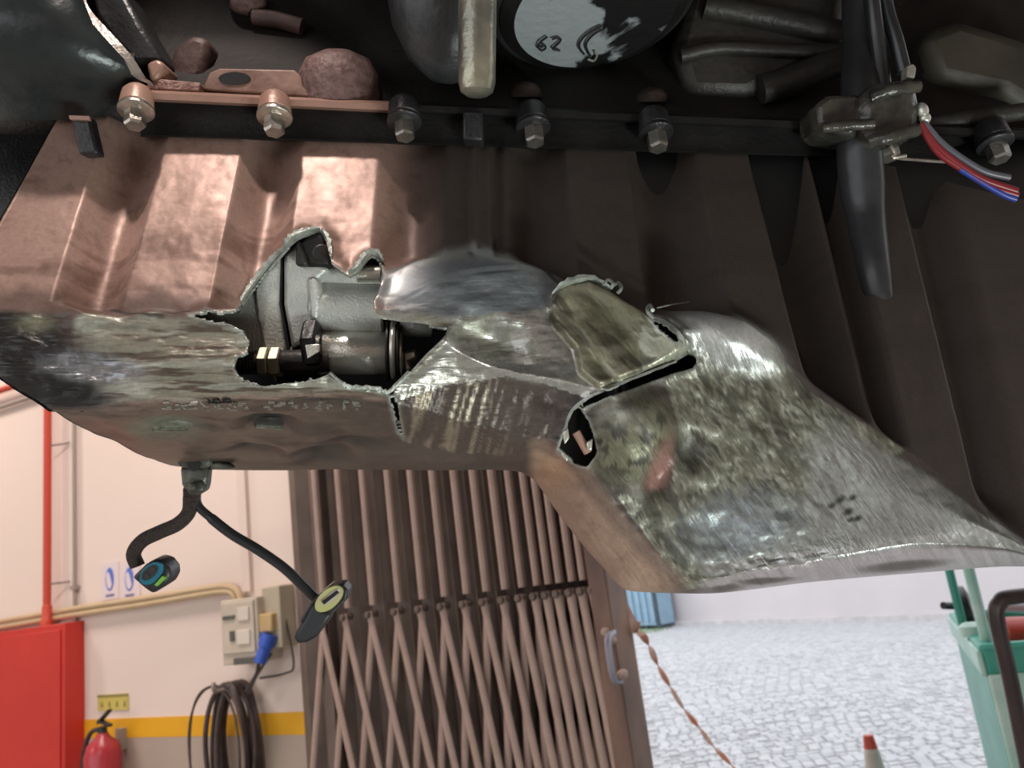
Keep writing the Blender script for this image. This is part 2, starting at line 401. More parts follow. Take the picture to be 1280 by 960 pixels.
for (u0, u1, v0, v1, nm, mm) in ((0.12, 0.45, 0.70, 0.76, 'label_plate', M_boxdk), (0.55, 0.85, 0.66, 0.86, 'switch_plate', mat('pale_plate', (0.66, 0.60, 0.52), 0.5)),
                             (0.30, 0.42, 0.36, 0.52, 'switch', M_boxdk), (0.5, 0.85, 0.30, 0.52, 'switch_plate', MATS.get('pale_plate')), (0.38, 0.95, 0.0, 0.10, 'bottom_window', M_boxdk)):
    mb = MB(); wbox(mb, bx[0]+u0*wdx, bx[0]+u1*wdx, bx[2]+v0*hgt, bx[2]+v1*hgt, 0.13, 0.147); obj(nm, mb, mm or mat('pale_plate', (0.66, 0.60, 0.52), 0.5), eb, bevel=0.002)
bs = wrect(322, 742, 348, 830, 0.08)
mb = MB(); wbox(mb, bx[1]-0.01, bx[1]+0.10, bx[2]+0.05, bx[3]+0.035, 0, 0.09); obj('side_body', mb, mat('beige_side', (0.46, 0.40, 0.30), 0.55), eb, bevel=0.006)
mb = MB(); c0 = WP(bx[1]+0.03, bx[2]+0.22*hgt+0.10, 0.09); mb.box(c0, ES*0.045, np.array([0, 0, 0.04]), EO*0.03); obj('socket_cap', mb, mat('tan_cap', (0.52, 0.37, 0.18), 0.5), eb, bevel=0.008)
mb = MB(); mb.lathe(WP(bx[1]+0.05, bx[2]+0.40*hgt, 0.11), nrm(-ES*0.35 + np.array([0, 0, -1])+EO*0.25), [(0, 0.036), (0.05, 0.034), (0.055, 0.028), (0.12, 0.026)], 16)
obj('blue_plug', mb, mat('blue_plug', (0.035, 0.10, 0.52), 0.4), eb)
mb = MB()
mb.tube([WP(bx[0]+0.75*wdx, bx[2], 0.08), WP(bx[0]+0.7*wdx, bx[2]-0.05, 0.09), WP(bx[0]+0.45*wdx, bx[2]-0.12, 0.1)], 0.008, 8)
mb.tube([WP(bx[1]+0.04, bx[2]+0.03, 0.1), WP(bx[1]-0.05, bx[2]-0.05, 0.1), WP(bx[0]+0.5*wdx, bx[2]-0.13, 0.1)], 0.006, 8)
mb.tube([WP(bx[1]+0.09, bx[2]+0.2, 0.06), WP(bx[1]+0.12, bx[2]-0.02, 0.05), WP(bx[1]+0.06, bx[2]-0.06, 0.05), WP(bx[0]+0.7*wdx, bx[2]-0.07, 0.07)], 0.005, 8)
obj('tail_cables', mb, mat('dark_cable', (0.05, 0.035, 0.032), 0.5), eb)
# coil of cable on the wall
M_cable = mat('coiled_cable', (0.045, 0.032, 0.030), 0.5, 0, (0.09, 0.06, 0.055), 15)
c_s, c_h = wl(292, 938, 0.08)
hk = thing('cable_coil', WP(c_s, c_h-0.3, 0.08), 'coil of dark brown cable hung under the electrical box', 'cable coil')
rs = random.Random(11)
for k in range(9):
    rx = 0.095 + 0.055*rs.random(); ry = 0.265 + 0.05*rs.random()
    if k == 7: rx, ry = 0.185, 0.275
    if k == 8: rx, ry = 0.165, 0.285
    ox = 0.03*(rs.random()-0.5) - (0.045 if k >= 7 else 0); oo = 0.04 + 0.012*k; rr = 0.011 if k < 7 else 0.005
    pts = []
    for j in range(21):
        a = 2*math.pi*j/20 + math.pi/2
        pts.append(WP(c_s + ox + rx*math.cos(a)*(1 + 0.06*math.sin(2*a + k)), c_h - 0.30 + 0.30 + ry*math.sin(a) - (ry-0.28), oo + 0.01*math.sin(3*a+k)))
    mb = MB(); mb.tube(pts, rr, 8, 2); obj('cable_loop', mb, M_cable, hk)
mb = MB(); mb.tube([WP(c_s, c_h+0.27, 0.0), WP(c_s, c_h+0.26, 0.16), WP(c_s, c_h+0.30, 0.17)], 0.008, 8); obj('hook', mb, M_grey, hk)
# signs
M_blue = mat('sign_blue', (0.10, 0.17, 0.55), 0.5); M_lil = mat('sign_white', (0.72, 0.62, 0.64), 0.6)
for (xc, x0, x1, lab) in ((137, 126, 148, 'small white safety sign with a blue hand disc, nearer the red pipe'), (161.5, 150, 175, 'small white safety sign with a blue disc, half hidden by the black connector')):
    r_ = wrect(x0, 705, x1, 748, 0.006)
    sg = thing('safety_sign', WP((r_[0]+r_[1])/2, r_[2], 0.003), lab, 'sign')
    mb = MB(); wbox(mb, r_[0], r_[1], r_[2], r_[3], 0.0, 0.005); obj('plate', mb, M_lil, sg)
    cs, ch = wl(xc, 724, 0.006); mb = MB(); ang_ = [2*math.pi*k/28 for k in range(28)]
    mb.prism([WP(cs + 0.036*math.cos(a), ch + 0.060*math.sin(a), 0.005) for a in ang_], EO*0.002); obj('blue_disc', mb, M_blue, sg)
    mb = MB(); pts = [(-0.026, 0.028), (-0.012, 0.040), (0.0, 0.03), (0.012, 0.0), (0.022, -0.03), (0.008, -0.050), (-0.012, -0.045), (-0.026, -0.015)]
    mb.prism([WP(cs + x, ch + y, 0.007) for x, y in pts], EO*0.0015); obj('pictogram', mb, M_lil, sg)
    mb = MB(); ch2 = wl(xc, 744, 0.006)[1]
    for k in range(6): wbox(mb, cs-0.036+k*0.0125, cs-0.036+k*0.0125+0.008+0.003*(k % 2), ch2-0.007, ch2+0.005, 0.005, 0.0065)
    obj('caption', mb, mat('sign_dark_blue', (0.12, 0.10, 0.28), 0.6), sg)
r_ = wrect(122, 869, 160, 887, 0.006)
sg = thing('yellow_sign', WP((r_[0]+r_[1])/2, r_[2], 0.003), 'small yellow-green sign on the wall above the fire extinguisher', 'sign')
mb = MB(); wbox(mb, r_[0], r_[1], r_[2], r_[3], 0.0, 0.006); obj('plate', mb, mat('yellow_green_plate', (0.56, 0.46, 0.09), 0.5, 0, (0.62, 0.52, 0.16), 20), sg)
mb = MB(); wbox(mb, r_[0], r_[1], r_[3]-0.012, r_[3], 0.006, 0.008)
obj('top_band', mb, mat('olive_band', (0.25, 0.22, 0.07), 0.6), sg)
for k in range(4):
    cc = r_[0] + (r_[1]-r_[0])*(0.15 + 0.25*k); mb = MB()
    mb.prism([WP(cc-0.010, r_[2]+0.016, 0.006), WP(cc+0.010, r_[2]+0.018, 0.006), WP(cc+0.004, r_[2]+0.045, 0.006), WP(cc-0.004, r_[2]+0.042, 0.006)], EO*0.002)
    obj('symbol', mb, MATS['olive_band'], sg)
# fire extinguisher
es, eh = wl(128, 905, 0.12)
fe = thing('fire_extinguisher', WP(es, 0.25, 0.11), 'red fire extinguisher hung low on the wall below the yellow-green sign', 'fire extinguisher')
M_ext = mat('extinguisher_red', (0.42, 0.035, 0.05), 0.3, 0)
top = wl(128, 916, 0.12)[1]
mb = MB(); mb.lathe(WP(es, 0.42, 0.12), (0, 0, 1), [(0, 0.06), (0.02, 0.085), (top-0.52, 0.085), (top-0.47, 0.070), (top-0.44, 0.035), (top-0.42, 0.025)], 24); obj('cylinder', mb, M_ext, fe)
mb = MB(); mb.lathe(WP(es, 0.62, 0.12), (0, 0, 1), [(0, 0.0865), (0.14, 0.0865)], 24, cap=False); obj('label_band', mb, mat('ext_label', (0.55, 0.25, 0.25), 0.5, 0, (0.6, 0.5, 0.5), 30), fe)
mb = MB(); mb.lathe(WP(es, top-0.01, 0.12), (0, 0, 1), [(0, 0.022), (0.04, 0.022)], 12)
mb.box(WP(es+0.02, top+0.045, 0.12), ES*0.045 - np.array([0, 0, 0.012]), EO*0.012, np.array([0, 0, 0.006]))
mb.box(WP(es+0.015, top+0.075, 0.12), ES*0.045 + np.array([0, 0, 0.028]), EO*0.012, np.array([0, 0, 0.006])); obj('valve_handle', mb, M_black, fe)
mb = MB(); mb.tube([WP(es, top+0.02, 0.12), WP(es-0.07, top, 0.14), WP(es-0.115, top-0.12, 0.15), WP(es-0.11, top-0.3, 0.15), WP(es-0.09, top-0.5, 0.15)], 0.011, 8); obj('hose', mb, M_rubber, fe)
mb = MB(); wbox(mb, es-0.02, es+0.02, top-0.1, top+0.0, 0.0, 0.04); obj('bracket', mb, M_grey, fe)

# --- outside things
M_pb = mat('pale_blue_metal', (0.24, 0.38, 0.50), 0.5, 0.1, (0.30, 0.45, 0.57), 5)
B0, B1 = KA + kd*((G(795, 786)-KA) @ kd), KA + kd*((G(843, 783)-KA) @ kd)
bw = np.linalg.norm(B1-B0)
bb = thing('blue_container', (B0+B1)/2 - kn*0.35, 'pale blue ribbed metal container standing at the foot of the white street wall', 'container')
bwid = bw/2 + 0.25; bc_ = B1 - kd*bwid - kn*0.36
mb = MB(); mb.box(bc_ + np.array([0, 0, 0.62]), kd*bwid, kn*0.22, np.array([0, 0, 0.55])); obj('body', mb, M_pb, bb, bevel=0.02)
for k in range(7):
    mb = MB(); mb.box(bc_ - kn*0.235 + kd*(bwid*(-0.85 + 1.7*k/6)) + np.array([0, 0, 0.62]), kd*0.03, kn*0.02, np.array([0, 0, 0.48])); obj('rib', mb, M_pb, bb, bevel=0.008)
mb = MB(); mb.box(bc_ + kd*(bwid-0.02) - kn*0.23 + np.array([0, 0, 0.60]), kd*0.03, kn*0.03, np.array([0, 0, 0.58])); obj('edge_post', mb, mat('dark_slate', (0.05, 0.08, 0.10), 0.5), bb)
for sx in (-0.8, -0.25, 0.3, 0.8):
    mb = MB(); mb.cyl(bc_ - kn*0.1 + kd*bwid*sx + np.array([0, 0, 0.0]), bc_ - kn*0.1 + kd*bwid*sx + np.array([0, 0, 0.10]), 0.05, n=10); obj('foot', mb, MATS['dark_slate'], bb)
# weeds along the kerb by the container
mb = MB(); rw = random.Random(5)
for k in range(420):
    p = B1 - kd*(rw.random()*1.2 - 0.3) - kn*(0.55 + 0.75*rw.random()); p[2] = -0.005
    d = np.array([rw.random()-0.5, rw.random()-0.5, 0])*0.06; h = 0.03 + 0.05*rw.random(); sd = nrm([rw.random()-.5, rw.random()-.5, 0])*0.006
    mb.add([p-sd, p+sd, p+d+np.array([0, 0, h])], [(0, 1, 2)])
meta(obj('weeds', mb, mat('weed_green', (0.22, 0.36, 0.14), 0.8), flat=True), 'low green weeds growing in the cobbles by the blue container', 'weeds', kind='stuff')
# barrier tape from the gate post, twisted
M_tape = mat('orange_white_tape', (0.62, 0.17, 0.07), 0.55, 0, (0.72, 0.52, 0.46), 14, stretch=(1, 1, 1))
tp = [(763, 705, 2.72), (775, 745, 2.70), (788, 775, 2.68), (799, 787, 2.66), (815, 815, 2.62), (835, 855, 2.58), (862, 895, 2.54), (890, 930, 2.50), (922, 966, 2.45), (960, 1010, 2.4)]
P = smooth_path([W(*q) for q in tp], 10); rings = []
for i, p in enumerate(P):
    tt = i/(len(P)-1); T = nrm(P[min(i+1, len(P)-1)] - P[max(i-1, 0)])
    a = nrm(np.cross(T, FW)); b = np.cross(T, a); ph = 0 if tt < 0.3 else (tt-0.3)*42
    wd = 0.017 if tt < 0.28 else max(0.0075, 0.014 - (tt-0.28)*0.02)
    if 0.29 < tt < 0.36: wd = 0.022
    u = a*math.cos(ph) + b*math.sin(ph); v = -a*math.sin(ph) + b*math.cos(ph)
    rings.append([p + u*wd + v*0.0015, p - u*wd + v*0.0015 + v*wd*0.4, p - u*wd - v*0.0015 + v*wd*0.4, p + u*wd - v*0.0015])
mb = MB(); mb.loft(rings)
meta(obj('barrier_tape', mb, M_tape, loc=W(799, 787, 2.95)), 'orange and white barrier tape tied near the gate post and twisted downward', 'tape')
# traffic cone
cb = W(1085, 919, 3.0); cpos = np.array([cb[0], cb[1], 0.0])
tc_ = thing('traffic_cone', cpos, 'red and white traffic cone on the cobbles, only its tip showing', 'traffic cone')
ht = cb[2]
mb = MB(); mb.box(cpos + np.array([0, 0, 0.015]), np.array([0.17, 0, 0]), np.array([0, 0.17, 0]), np.array([0, 0, 0.015])); obj('base_plate', mb, M_rubber, tc_, bevel=0.01)
def cr(z): return 0.018 + 0.11*(1 - z/ht)
M_white = mat('dirty_white_band', (0.55, 0.47, 0.42), 0.6, 0, (0.62, 0.56, 0.5), 20)
zb = [0.03, ht*0.35, ht*0.62, ht-0.045, ht]
for k in range(4):
    mb = MB(); mb.lathe(cpos + np.array([0, 0, zb[k]]), (0, 0, 1), [(0, cr(zb[k])), (zb[k+1]-zb[k], cr(zb[k+1]))], 20)
    obj('cone_band', mb, M_redp if k in (1, 3) else M_white, tc_)
# green workshop machine at the right
M_grn = mat('green_enamel', (0.02, 0.24, 0.17), 0.35, 0, (0.06, 0.34, 0.26), 6, 0.1, 50)
M_grnl = mat('pale_green_worn', (0.28, 0.50, 0.43), 0.45, 0, (0.45, 0.60, 0.55), 10)
M_frame = mat('black_brown_tube', (0.035, 0.022, 0.022), 0.4, 0.0, (0.06, 0.04, 0.038), 10)
DM = 2.3
gp = W(1250, 900, DM); gbase = np.array([gp[0], gp[1], 0.0])
gm = thing('oil_drain_trolley', gbase, 'green workshop trolley with upright poles and a dark tubular handle at the right edge', 'trolley')
fx = nrm([0.93, -0.38, 0]); fy = np.array([-fx[1], fx[0], 0.0]); ez = np.array([0, 0, 1.0])
pt = W(1196, 805, DM); zt = pt[2]
def pxx(p):
    q = np.asarray(p)-CAM; return 640 + F*(q @ RT)/(q @ FW)
bw2, bd2 = 0.40, 0.45
cc = np.array([pt[0], pt[1], 0]) + fx*bw2/1 + fy*bd2*0.9
for _ in range(30): cc = cc + fx*(1184 - min(pxx(cc + fx*sx*(bw2+.008) + fy*sy*(bd2+.008) + ez*zt) for sx in (-1, 1) for sy in (-1, 1)))/F*DM*0.8
# tub body with open top
mb = MB(); z0_ = 0.16
rings = []
for (z, e) in ((z0_, -0.02), (z0_+0.03, 0), (zt-0.03, 0), (zt, 0.008), (zt, -0.03), (zt-0.14, -0.035)):
    rings.append([cc + fx*sx*(bw2+e) + fy*sy*(bd2+e) + ez*z for sx, sy in ((-1, -1), (1, -1), (1, 1), (-1, 1))])
mb.loft(rings); obj('tub', mb, M_grn, gm, bevel=0.012)
mb = MB(); mb.box(cc - fx*(bw2-0.05) - fy*(bd2+0.008) + ez*(zt-0.40), fx*0.05, fy*0.008, ez*0.32); obj('side_rib', mb, M_grnl, gm, bevel=0.008)
mb = MB(); mb.box(cc - fx*(bw2-0.19) - fy*(bd2+0.008) + ez*(zt-0.40), fx*0.035, fy*0.012, ez*0.36); obj('side_rib', mb, M_grnl, gm, bevel=0.008)
mb = MB(); mb.box(cc - fx*(bw2+0.004) + ez*(zt-0.05), fx*0.008, fy*bd2, ez*0.035); obj('rim_band', mb, M_grnl, gm, bevel=0.006)
# poles
pa, pb_ = W(1193, 690, DM+0.25), W(1208, 800, DM+0.25)
mb = MB(); mb.cyl(np.array([pb_[0], pb_[1], zt-0.01]), np.array([pb_[0], pb_[1], pa[2]+0.05]), 0.014, n=14); obj('pole', mb, M_grn, gm)
qa, qb = W(1212, 690, DM-0.02), W(1250, 868, DM-0.02)
mb = MB(); mb.cyl(np.array([qb[0], qb[1], qb[2]]), np.array([qb[0]-0.0, qb[1], qa[2]+0.05]), 0.016, n=14); obj('pole', mb, M_grnl, gm)
mb = MB(); mb.cyl(np.array([qb[0], qb[1], qb[2]-0.01]), np.array([qb[0], qb[1], qb[2]+0.14]), 0.0185, n=14); obj('pole_sleeve', mb, mat('worn_brass_sleeve', (0.55, 0.42, 0.22), 0.4, 0.3), gm)
mb = MB(); mb.cyl(np.array([qb[0], qb[1], 0.18]), np.array([qb[0], qb[1], qb[2]]), 0.03, n=14); obj('pole_socket', mb, M_grn, gm)
# handle loop
mb = MB(); mb.tube([W(x_, y_, DM-0.55) for x_, y_ in ((1312, 1090), (1283, 950), (1263, 850), (1246, 774), (1250, 753), (1266, 746), (1345, 740))], 0.0165, 12, 6); obj('handle_tube', mb, M_frame, gm)
mb = MB(); c1, c2 = W(1246, 795, DM+0.18), W(1330, 792, DM+0.18); mb.lathe(c1, c2-c1, [(0, 0.04), (0.012, 0.056), (0.25, 0.056), (0.27, 0.03)], 20); obj('red_tank', mb, mat('red_tank', (0.42, 0.03, 0.015), 0.35), gm)
mb = MB(); c1, c2 = W(1250, 757, DM+0.3), W(1330, 762, DM+0.3); mb.cyl(c1, c2, 0.022, n=14); obj('silver_tube', mb, mat('pale_tube', (0.5, 0.55, 0.62), 0.35, 0.5), gm)
mb = MB(); c1, c2 = W(1256, 832, DM+0.2), W(1330, 830, DM+0.2); mb.cyl(c1, c2, 0.045, n=14); obj('green_tank', mb, M_grnl, gm)
mb = MB(); c1 = W(1207, 765, DM+0.36); mb.lathe(c1 - fx*0.02, fx, [(0, 0.06), (0.01, 0.085), (0.03, 0.085), (0.04, 0.06)], 20); obj('hose_reel', mb, M_black, gm)
mb = MB(); mb.cyl(W(1179, 757, DM+0.3), W(1203, 758, DM+0.34), 0.012, n=10); obj('reel_crank', mb, M_black, gm)
mb = MB(); mb.lathe(W(1216, 795, DM+0.15) , ez, [(0, 0.035), (0.03, 0.035), (0.04, 0.02)], 16); obj('filler_cap', mb, M_grnl, gm)
for sx in (-1, 1):
    for sy in (-1, 1):
        mb = MB(); cw = cc + fx*sx*(bw2-0.06) + fy*sy*(bd2-0.08) + ez*0.08; mb.lathe(cw - fx*0.02, fx, [(0, 0.06), (0.006, 0.08), (0.034, 0.08), (0.04, 0.06)], 18); obj('wheel', mb, M_rubber, gm)
        mb = MB(); mb.box(cw + ez*0.05, fx*0.025, fy*0.02, ez*0.045); obj('wheel_bracket', mb, M_grey, gm)
# ================================================================== the truck's underside
# ---------- numpy value noise
def vnoise(x, y, seed):
    xi = np.floor(x).astype(np.int64); yi = np.floor(y).astype(np.int64); xf = x - xi; yf = y - yi
    def h(a, b):
        k = (a*374761393 + b*668265263 + seed*974634) & 0xffffffff
        k = ((k ^ (k >> 13))*1274126177) & 0xffffffff
        return ((k ^ (k >> 16)) & 0xffff)/65535.0
    u = xf*xf*(3-2*xf); v = yf*yf*(3-2*yf)
    return (h(xi, yi)*(1-u) + h(xi+1, yi)*u)*(1-v) + (h(xi, yi+1)*(1-u) + h(xi+1, yi+1)*u)*v
def fbm(x, y, seed, o=4):
    s = 0; a = 0.5; t = 0
    for k in range(o):
        s = s + a*vnoise(x*2**k, y*2**k, seed+k*17); t += a; a *= 0.55; x, y = 0.8*x + 0.6*y + 13.7, -0.6*x + 0.8*y + 5.1
    return s/t
def sm(e0, e1, x):
    t = np.clip((x-e0)/(e1-e0), 0, 1); return t*t*(3-2*t)
def gau(x, y, cx, cy, rx, ry, rot=0.0, p=2.0):
    c, s_ = math.cos(rot), math.sin(rot); dx = (x-cx)*c + (y-cy)*s_; dy = -(x-cx)*s_ + (y-cy)*c
    return np.exp(-((dx/rx)**2 + (dy/ry)**2)**(p/2))
def segdist(x, y, pl):
    """distance to a polyline and signed side"""
    best = np.full(x.shape, 1e9); side = np.zeros(x.shape); par = np.zeros(x.shape)
    n_ = len(pl)-1
    for i, ((x0, y0), (x1, y1)) in enumerate(zip(pl[:-1], pl[1:])):
        dx, dy = x1-x0, y1-y0; L2 = dx*dx+dy*dy
        t = np.clip(((x-x0)*dx + (y-y0)*dy)/L2, 0, 1); d = np.hypot(x-x0-t*dx, y-y0-t*dy)
        m = d < best; best = np.where(m, d, best); side = np.where(m, np.sign((x-x0)*dy - (y-y0)*dx), side); par = np.where(m, (i+t)/n_, par)
    return best, side, par
def inpoly(x, y, pl):
    r = np.zeros(x.shape, bool); n_ = len(pl)
    for i in range(n_):
        x0, y0 = pl[i]; x1, y1 = pl[(i+1) % n_]
        c = ((y0 > y) != (y1 > y)) & (x < (x1-x0)*(y-y0)/((y1-y0) if y1 != y0 else 1e-9) + x0)
        r ^= c
    return r
def pchip(xk, yk, x):
    xk = np.asarray(xk, float); yk = np.asarray(yk, float); h = np.diff(xk); d = np.diff(yk)/h; n_ = len(xk); m = np.zeros(n_)
    for i in range(1, n_-1):
        if d[i-1]*d[i] > 0:
            w1 = 2*h[i]+h[i-1]; w2 = h[i]+2*h[i-1]; m[i] = (w1+w2)/(w1/d[i-1] + w2/d[i])
    m[0] = d[0]; m[-1] = d[-1]
    i = np.clip(np.searchsorted(xk, x)-1, 0, n_-2); t = (x-xk[i])/h[i]
    return (2*t**3-3*t**2+1)*yk[i] + (t**3-2*t**2+t)*h[i]*m[i] + (-2*t**3+3*t**2)*yk[i+1] + (t**3-t**2)*h[i]*m[i+1]

# ---------- oil pan: stations along the pan, each a section (wall top, rib end, belly, bottom edge, far edge)
def fanx(a, y): return 590 + (a-590)*(y+1200)/1380.0
K = [  # a, B, C, D, E, zE
    (58,  (-58, 380), (-18, 452), (62, 513),  (214, 582), 0.76),
    (100, (28, 386),  (45, 455),  (130, 514), (262, 587), 0.76),
    (200, (141, 392), (150, 458), (215, 505), (330, 588), 0.76),
    (300, (256, 394), (262, 458), (300, 501), (400, 588), 0.76),
    (400, (371, 396), (375, 458), (390, 499), (470, 587), 0.75),
    (500, (487, 384), (487, 455), (488, 503), (545, 587), 0.73),
    (580, (578, 348), (580, 440), (575, 525), (604, 587), 0.70),
    (650, (656, 338), (665, 440), (652, 542), (645, 589), 0.67),
    (720, (738, 366), (752, 455), (716, 556), (664, 597), 0.64),
    (780, (805, 388), (815, 490), (762, 618), (701, 646), 0.60),
    (830, (872, 404), (878, 540), (815, 680), (748, 703), 0.575),
    (880, (940, 430), (945, 580), (882, 722), (790, 739), 0.56),
    (940, (1016, 478), (1035, 605), (972, 703), (880, 742), 0.56),
    (1000,(1086, 528), (1100, 625), (1062, 690), (1020, 727), 0.56),
    (1060,(1156, 578), (1172, 645), (1160, 678), (1150, 716), 0.56),
    (1120,(1235, 640), (1244, 668), (1252, 684), (1266, 708), 0.56),
    (1200,(1335, 700), (1340, 704), (1346, 708), (1360, 716), 0.57),
    (1330,(1490, 700), (1492, 704), (1496, 708), (1510, 716), 0.58)]
def y0f(a): return 165 + 0.03*(a-172)
NA, NR = 430, (135, 48, 52, 46, 12)
ak = np.array([k[0] for k in K], float)
aa = np.concatenate([np.linspace(58, 1130, NA), np.linspace(1140, 1330, 14)])
ctrl = np.zeros((6, len(K), 3))
for j, (a, B, C, D, E, zE) in enumerate(K):
    zB = float(zplane(np.array(B[0]), np.array(B[1])))
    bulge = 0.014 if a < 700 else 0.012
    zC = zB - bulge; zD = zC + (0.003 if a < 600 else -0.004 if a < 900 else 0.0)
    zt0 = float(zplane(np.array(fanx(a, y0f(a))), np.array(y0f(a))))
    ctrl[:, j] = [(fanx(a, y0f(a)), y0f(a), zt0), (*B, zB), (*C, zC), (*D, zD), (*E, zE), (E[0], y0f(a)-25, zE+0.10)]
cc_ = np.array([[pchip(ak, ctrl[r, :, c], aa) for c in range(3)] for r in range(6)])     # 6,3,NAtot
tt = np.concatenate([[-0.12, -0.05]] + [np.linspace(i, i+1, NR[i], endpoint=(i == 4)) for i in range(5)])
NX, NT = len(aa), len(tt)
PX = np.zeros((NT, NX)); PY = np.zeros((NT, NX)); PZ = np.zeros((NT, NX))
tk = np.arange(6.0)
for j in range(NX):
    for c, Q in ((0, PX), (1, PY), (2, PZ)):
        Q[:, j] = pchip(tk, cc_[:, c, j], tt)
A_, T_ = np.meshgrid(aa, tt)
# straight ribs on the flat wall
up_ = T_ <= 1.0
tb = np.clip(T_, -0.2, 1)
LX = cc_[0, 0][None]*(1-tb) + cc_[1, 0][None]*tb; LY = cc_[0, 1][None]*(1-tb) + cc_[1, 1][None]*tb
PX = np.where(up_, LX, PX); PY = np.where(up_, LY, PY); PZ = np.where(up_, zplane(LX, LY), PZ)
XYZ = CAM + PZ[..., None]*(FW + (PX[..., None]-640)/F*RT - (PY[..., None]-480)/F*UP)
gx = np.gradient(XYZ, axis=1); gy = np.gradient(XYZ, axis=0)
NRM = np.cross(gx, gy); NRM /= np.linalg.norm(NRM, axis=-1, keepdims=True) + 1e-12
flip = np.sign(np.sum(NRM*(CAM - XYZ), -1))[:, :, None]
ref = np.sign(np.sum(NRM[40]*(CAM - XYZ[40]), -1).mean()); NRM = NRM*ref
# ---------- relief in metres
D = np.zeros((NT, NX)); x, y, a, t = PX, PY, A_, T_
fade = (1 - sm(0.88, 1.02, t))*(1 - np.clip(1.2*gau(PX, PY, 583, 372, 128, 62, 0.02, 8), 0, 1))
def groove(c, hw, dep, pw=1.0, rib=0.0):
    global D
    q = np.clip(np.abs(a-c)/hw, 0, 1)
    g = np.cos(q*math.pi/2)**pw
    D = D - dep*g*fade*sm(-0.3, 0.02, t)
    if rib: D = D + rib*np.exp(-((a-c)/(hw*0.28))**2)*fade
groove(166, 42, 0.020); groove(341, 38, 0.020); groove(517, 42, 0.018); groove(668, 38, 0.018); groove(824, 42, 0.024)
groove(968, 36, 0.034, 0.8); groove(1026, 20, 0.020); groove(1134, 24, 0.016)
D += 0.004*np.exp(-((a-592)/4)**2)*fade
D -= 0.006*sm(612, 618, a)*(1-sm(622, 640, a))*fade
D -= 0.0030*sm(88, 58, a)*sm(58, 88, 88-a+58)*0
# panel skin: small hammer marks
D += (fbm(a*0.03, t*6, 3)-0.5)*0.0016*fade
# belly: battered metal
bel = sm(0.9, 1.15, t)*(1-sm(3.6, 4.0, t))
D += bel*(1-0.75*sm(960, 1060, x))*(fbm(x*0.011, y*0.02, 21)-0.5)*0.010 + bel*(1-0.7*sm(1000, 1080, x))*(fbm(x*0.05, y*0.07, 5)-0.5)*0.0014
strk = (fbm(x*0.012, y*0.14, 8)-0.5)*sm(470, 380, x)*sm(1.0, 1.2, t)*(1-sm(2.3, 2.75, t)); D += strk*0.0022
lip = [(80, 377), (110, 398), (150, 402), (190, 395), (240, 399), (300, 390)]
d_, s_, p_ = segdist(x, y, lip); D += 0.0045*np.exp(-(np.maximum(d_*np.where((y > np.interp(x, [q[0] for q in lip], [q[1] for q in lip])), 1, 3), 0)/14)**2)*(x < 320)
D += -0.008*gau(x, y, 120, 452, 60, 20) + 0.003*gau(x, y, 40, 470, 50, 25)
# the big smooth dent above the crumple
dome = gau(x, y, 583, 362, 118, 44, 0.02, 4.0); rimd = gau(x, y, 583, 362, 132, 54, 0.02, 6.0)
D += 0.009*gau(x, y, 583, 374, 112, 45, 0.02, 3.2) + 0.004*(rimd - dome)
# crumpled centre: ridges and facets
rd1 = [(548, 432), (600, 455), (650, 470), (700, 478), (760, 492)]
d_, s_, p_ = segdist(x, y, rd1); D += 0.012*np.exp(-d_/22)*(t > 0.8)
D += 0.012*gau(x, y, 655, 425, 60, 34, 0.35) - 0.008*gau(x, y, 610, 425, 34, 16, 0.3)
flap = [(684, 392), (690, 371), (706, 358), (735, 353), (760, 366), (800, 388), (818, 402), (866, 441), (800, 470), (745, 490), (722, 470), (716, 440), (690, 412)]
fin = inpoly(x, y, flap); d_, s_, p_ = segdist(x, y, flap + [flap[0]])
D += np.where(fin, 0.010*sm(0, 7, d_), 0.0)
fold = [(690, 400), (722, 425), (745, 455), (765, 480)]; d_, s_, p_ = segdist(x, y, fold); D -= 0.004*np.exp(-(d_/6)**2)
fold = [(730, 365), (775, 410), (805, 450)]; d_, s_, p_ = segdist(x, y, fold); D -= 0.005*np.exp(-(d_/12)**2)
D += 0.006*gau(x, y, 845, 428, 18, 14)
# the knob under the slit, the round pock, the shoulder to the right
D += 0.020*gau(x, y, 790, 545, 44, 50, 0.5, 3.0) - 0.007*gau(x, y, 864, 562, 20, 22, 0, 3.0) - 0.010*gau(x, y, 826, 600, 22, 26, 0.5)
D += 0.018*gau(x, y, 898, 421, 68, 28, 0.35, 2.6)
D += 0.004*sm(0, 60, segdist(x, y, [(985, 470), (1000, 520), (1110, 560)])[0])*0
for (cx, cy, rx, ry, dz) in ((215, 534, 42, 13, -.005), (337, 532, 34, 10, -.009), (323, 567, 30, 8, -.010), (410, 573, 38, 11, -.013), (448, 556, 38, 7, -.008)):
    D += dz*gau(x, y, cx, cy, rx, ry, 0, 3.0)*(t > 2.8)
D += 0.006*gau(x, y, 545, 572, 40, 10)*(t > 2.6)
# vertical gouges on the belly between the tear and the crack
gz = inpoly(x, y, [(500, 480), (700, 490), (690, 540), (650, 570), (505, 555)]); D += gz*(fbm(x*0.22 + y*0.06, y*0.012, 31)-0.5)*0.0030
# right scraped field
rz = sm(830, 900, x)*bel*(1-0.88*sm(1030, 1110, x + (y-600)*0.3)); D += rz*(fbm(x*0.05 - y*0.035, x*0.012 + y*0.012, 77)-0.5)*0.0022 + rz*(fbm(x*0.13, y*0.13, 78)-0.5)*0.0012
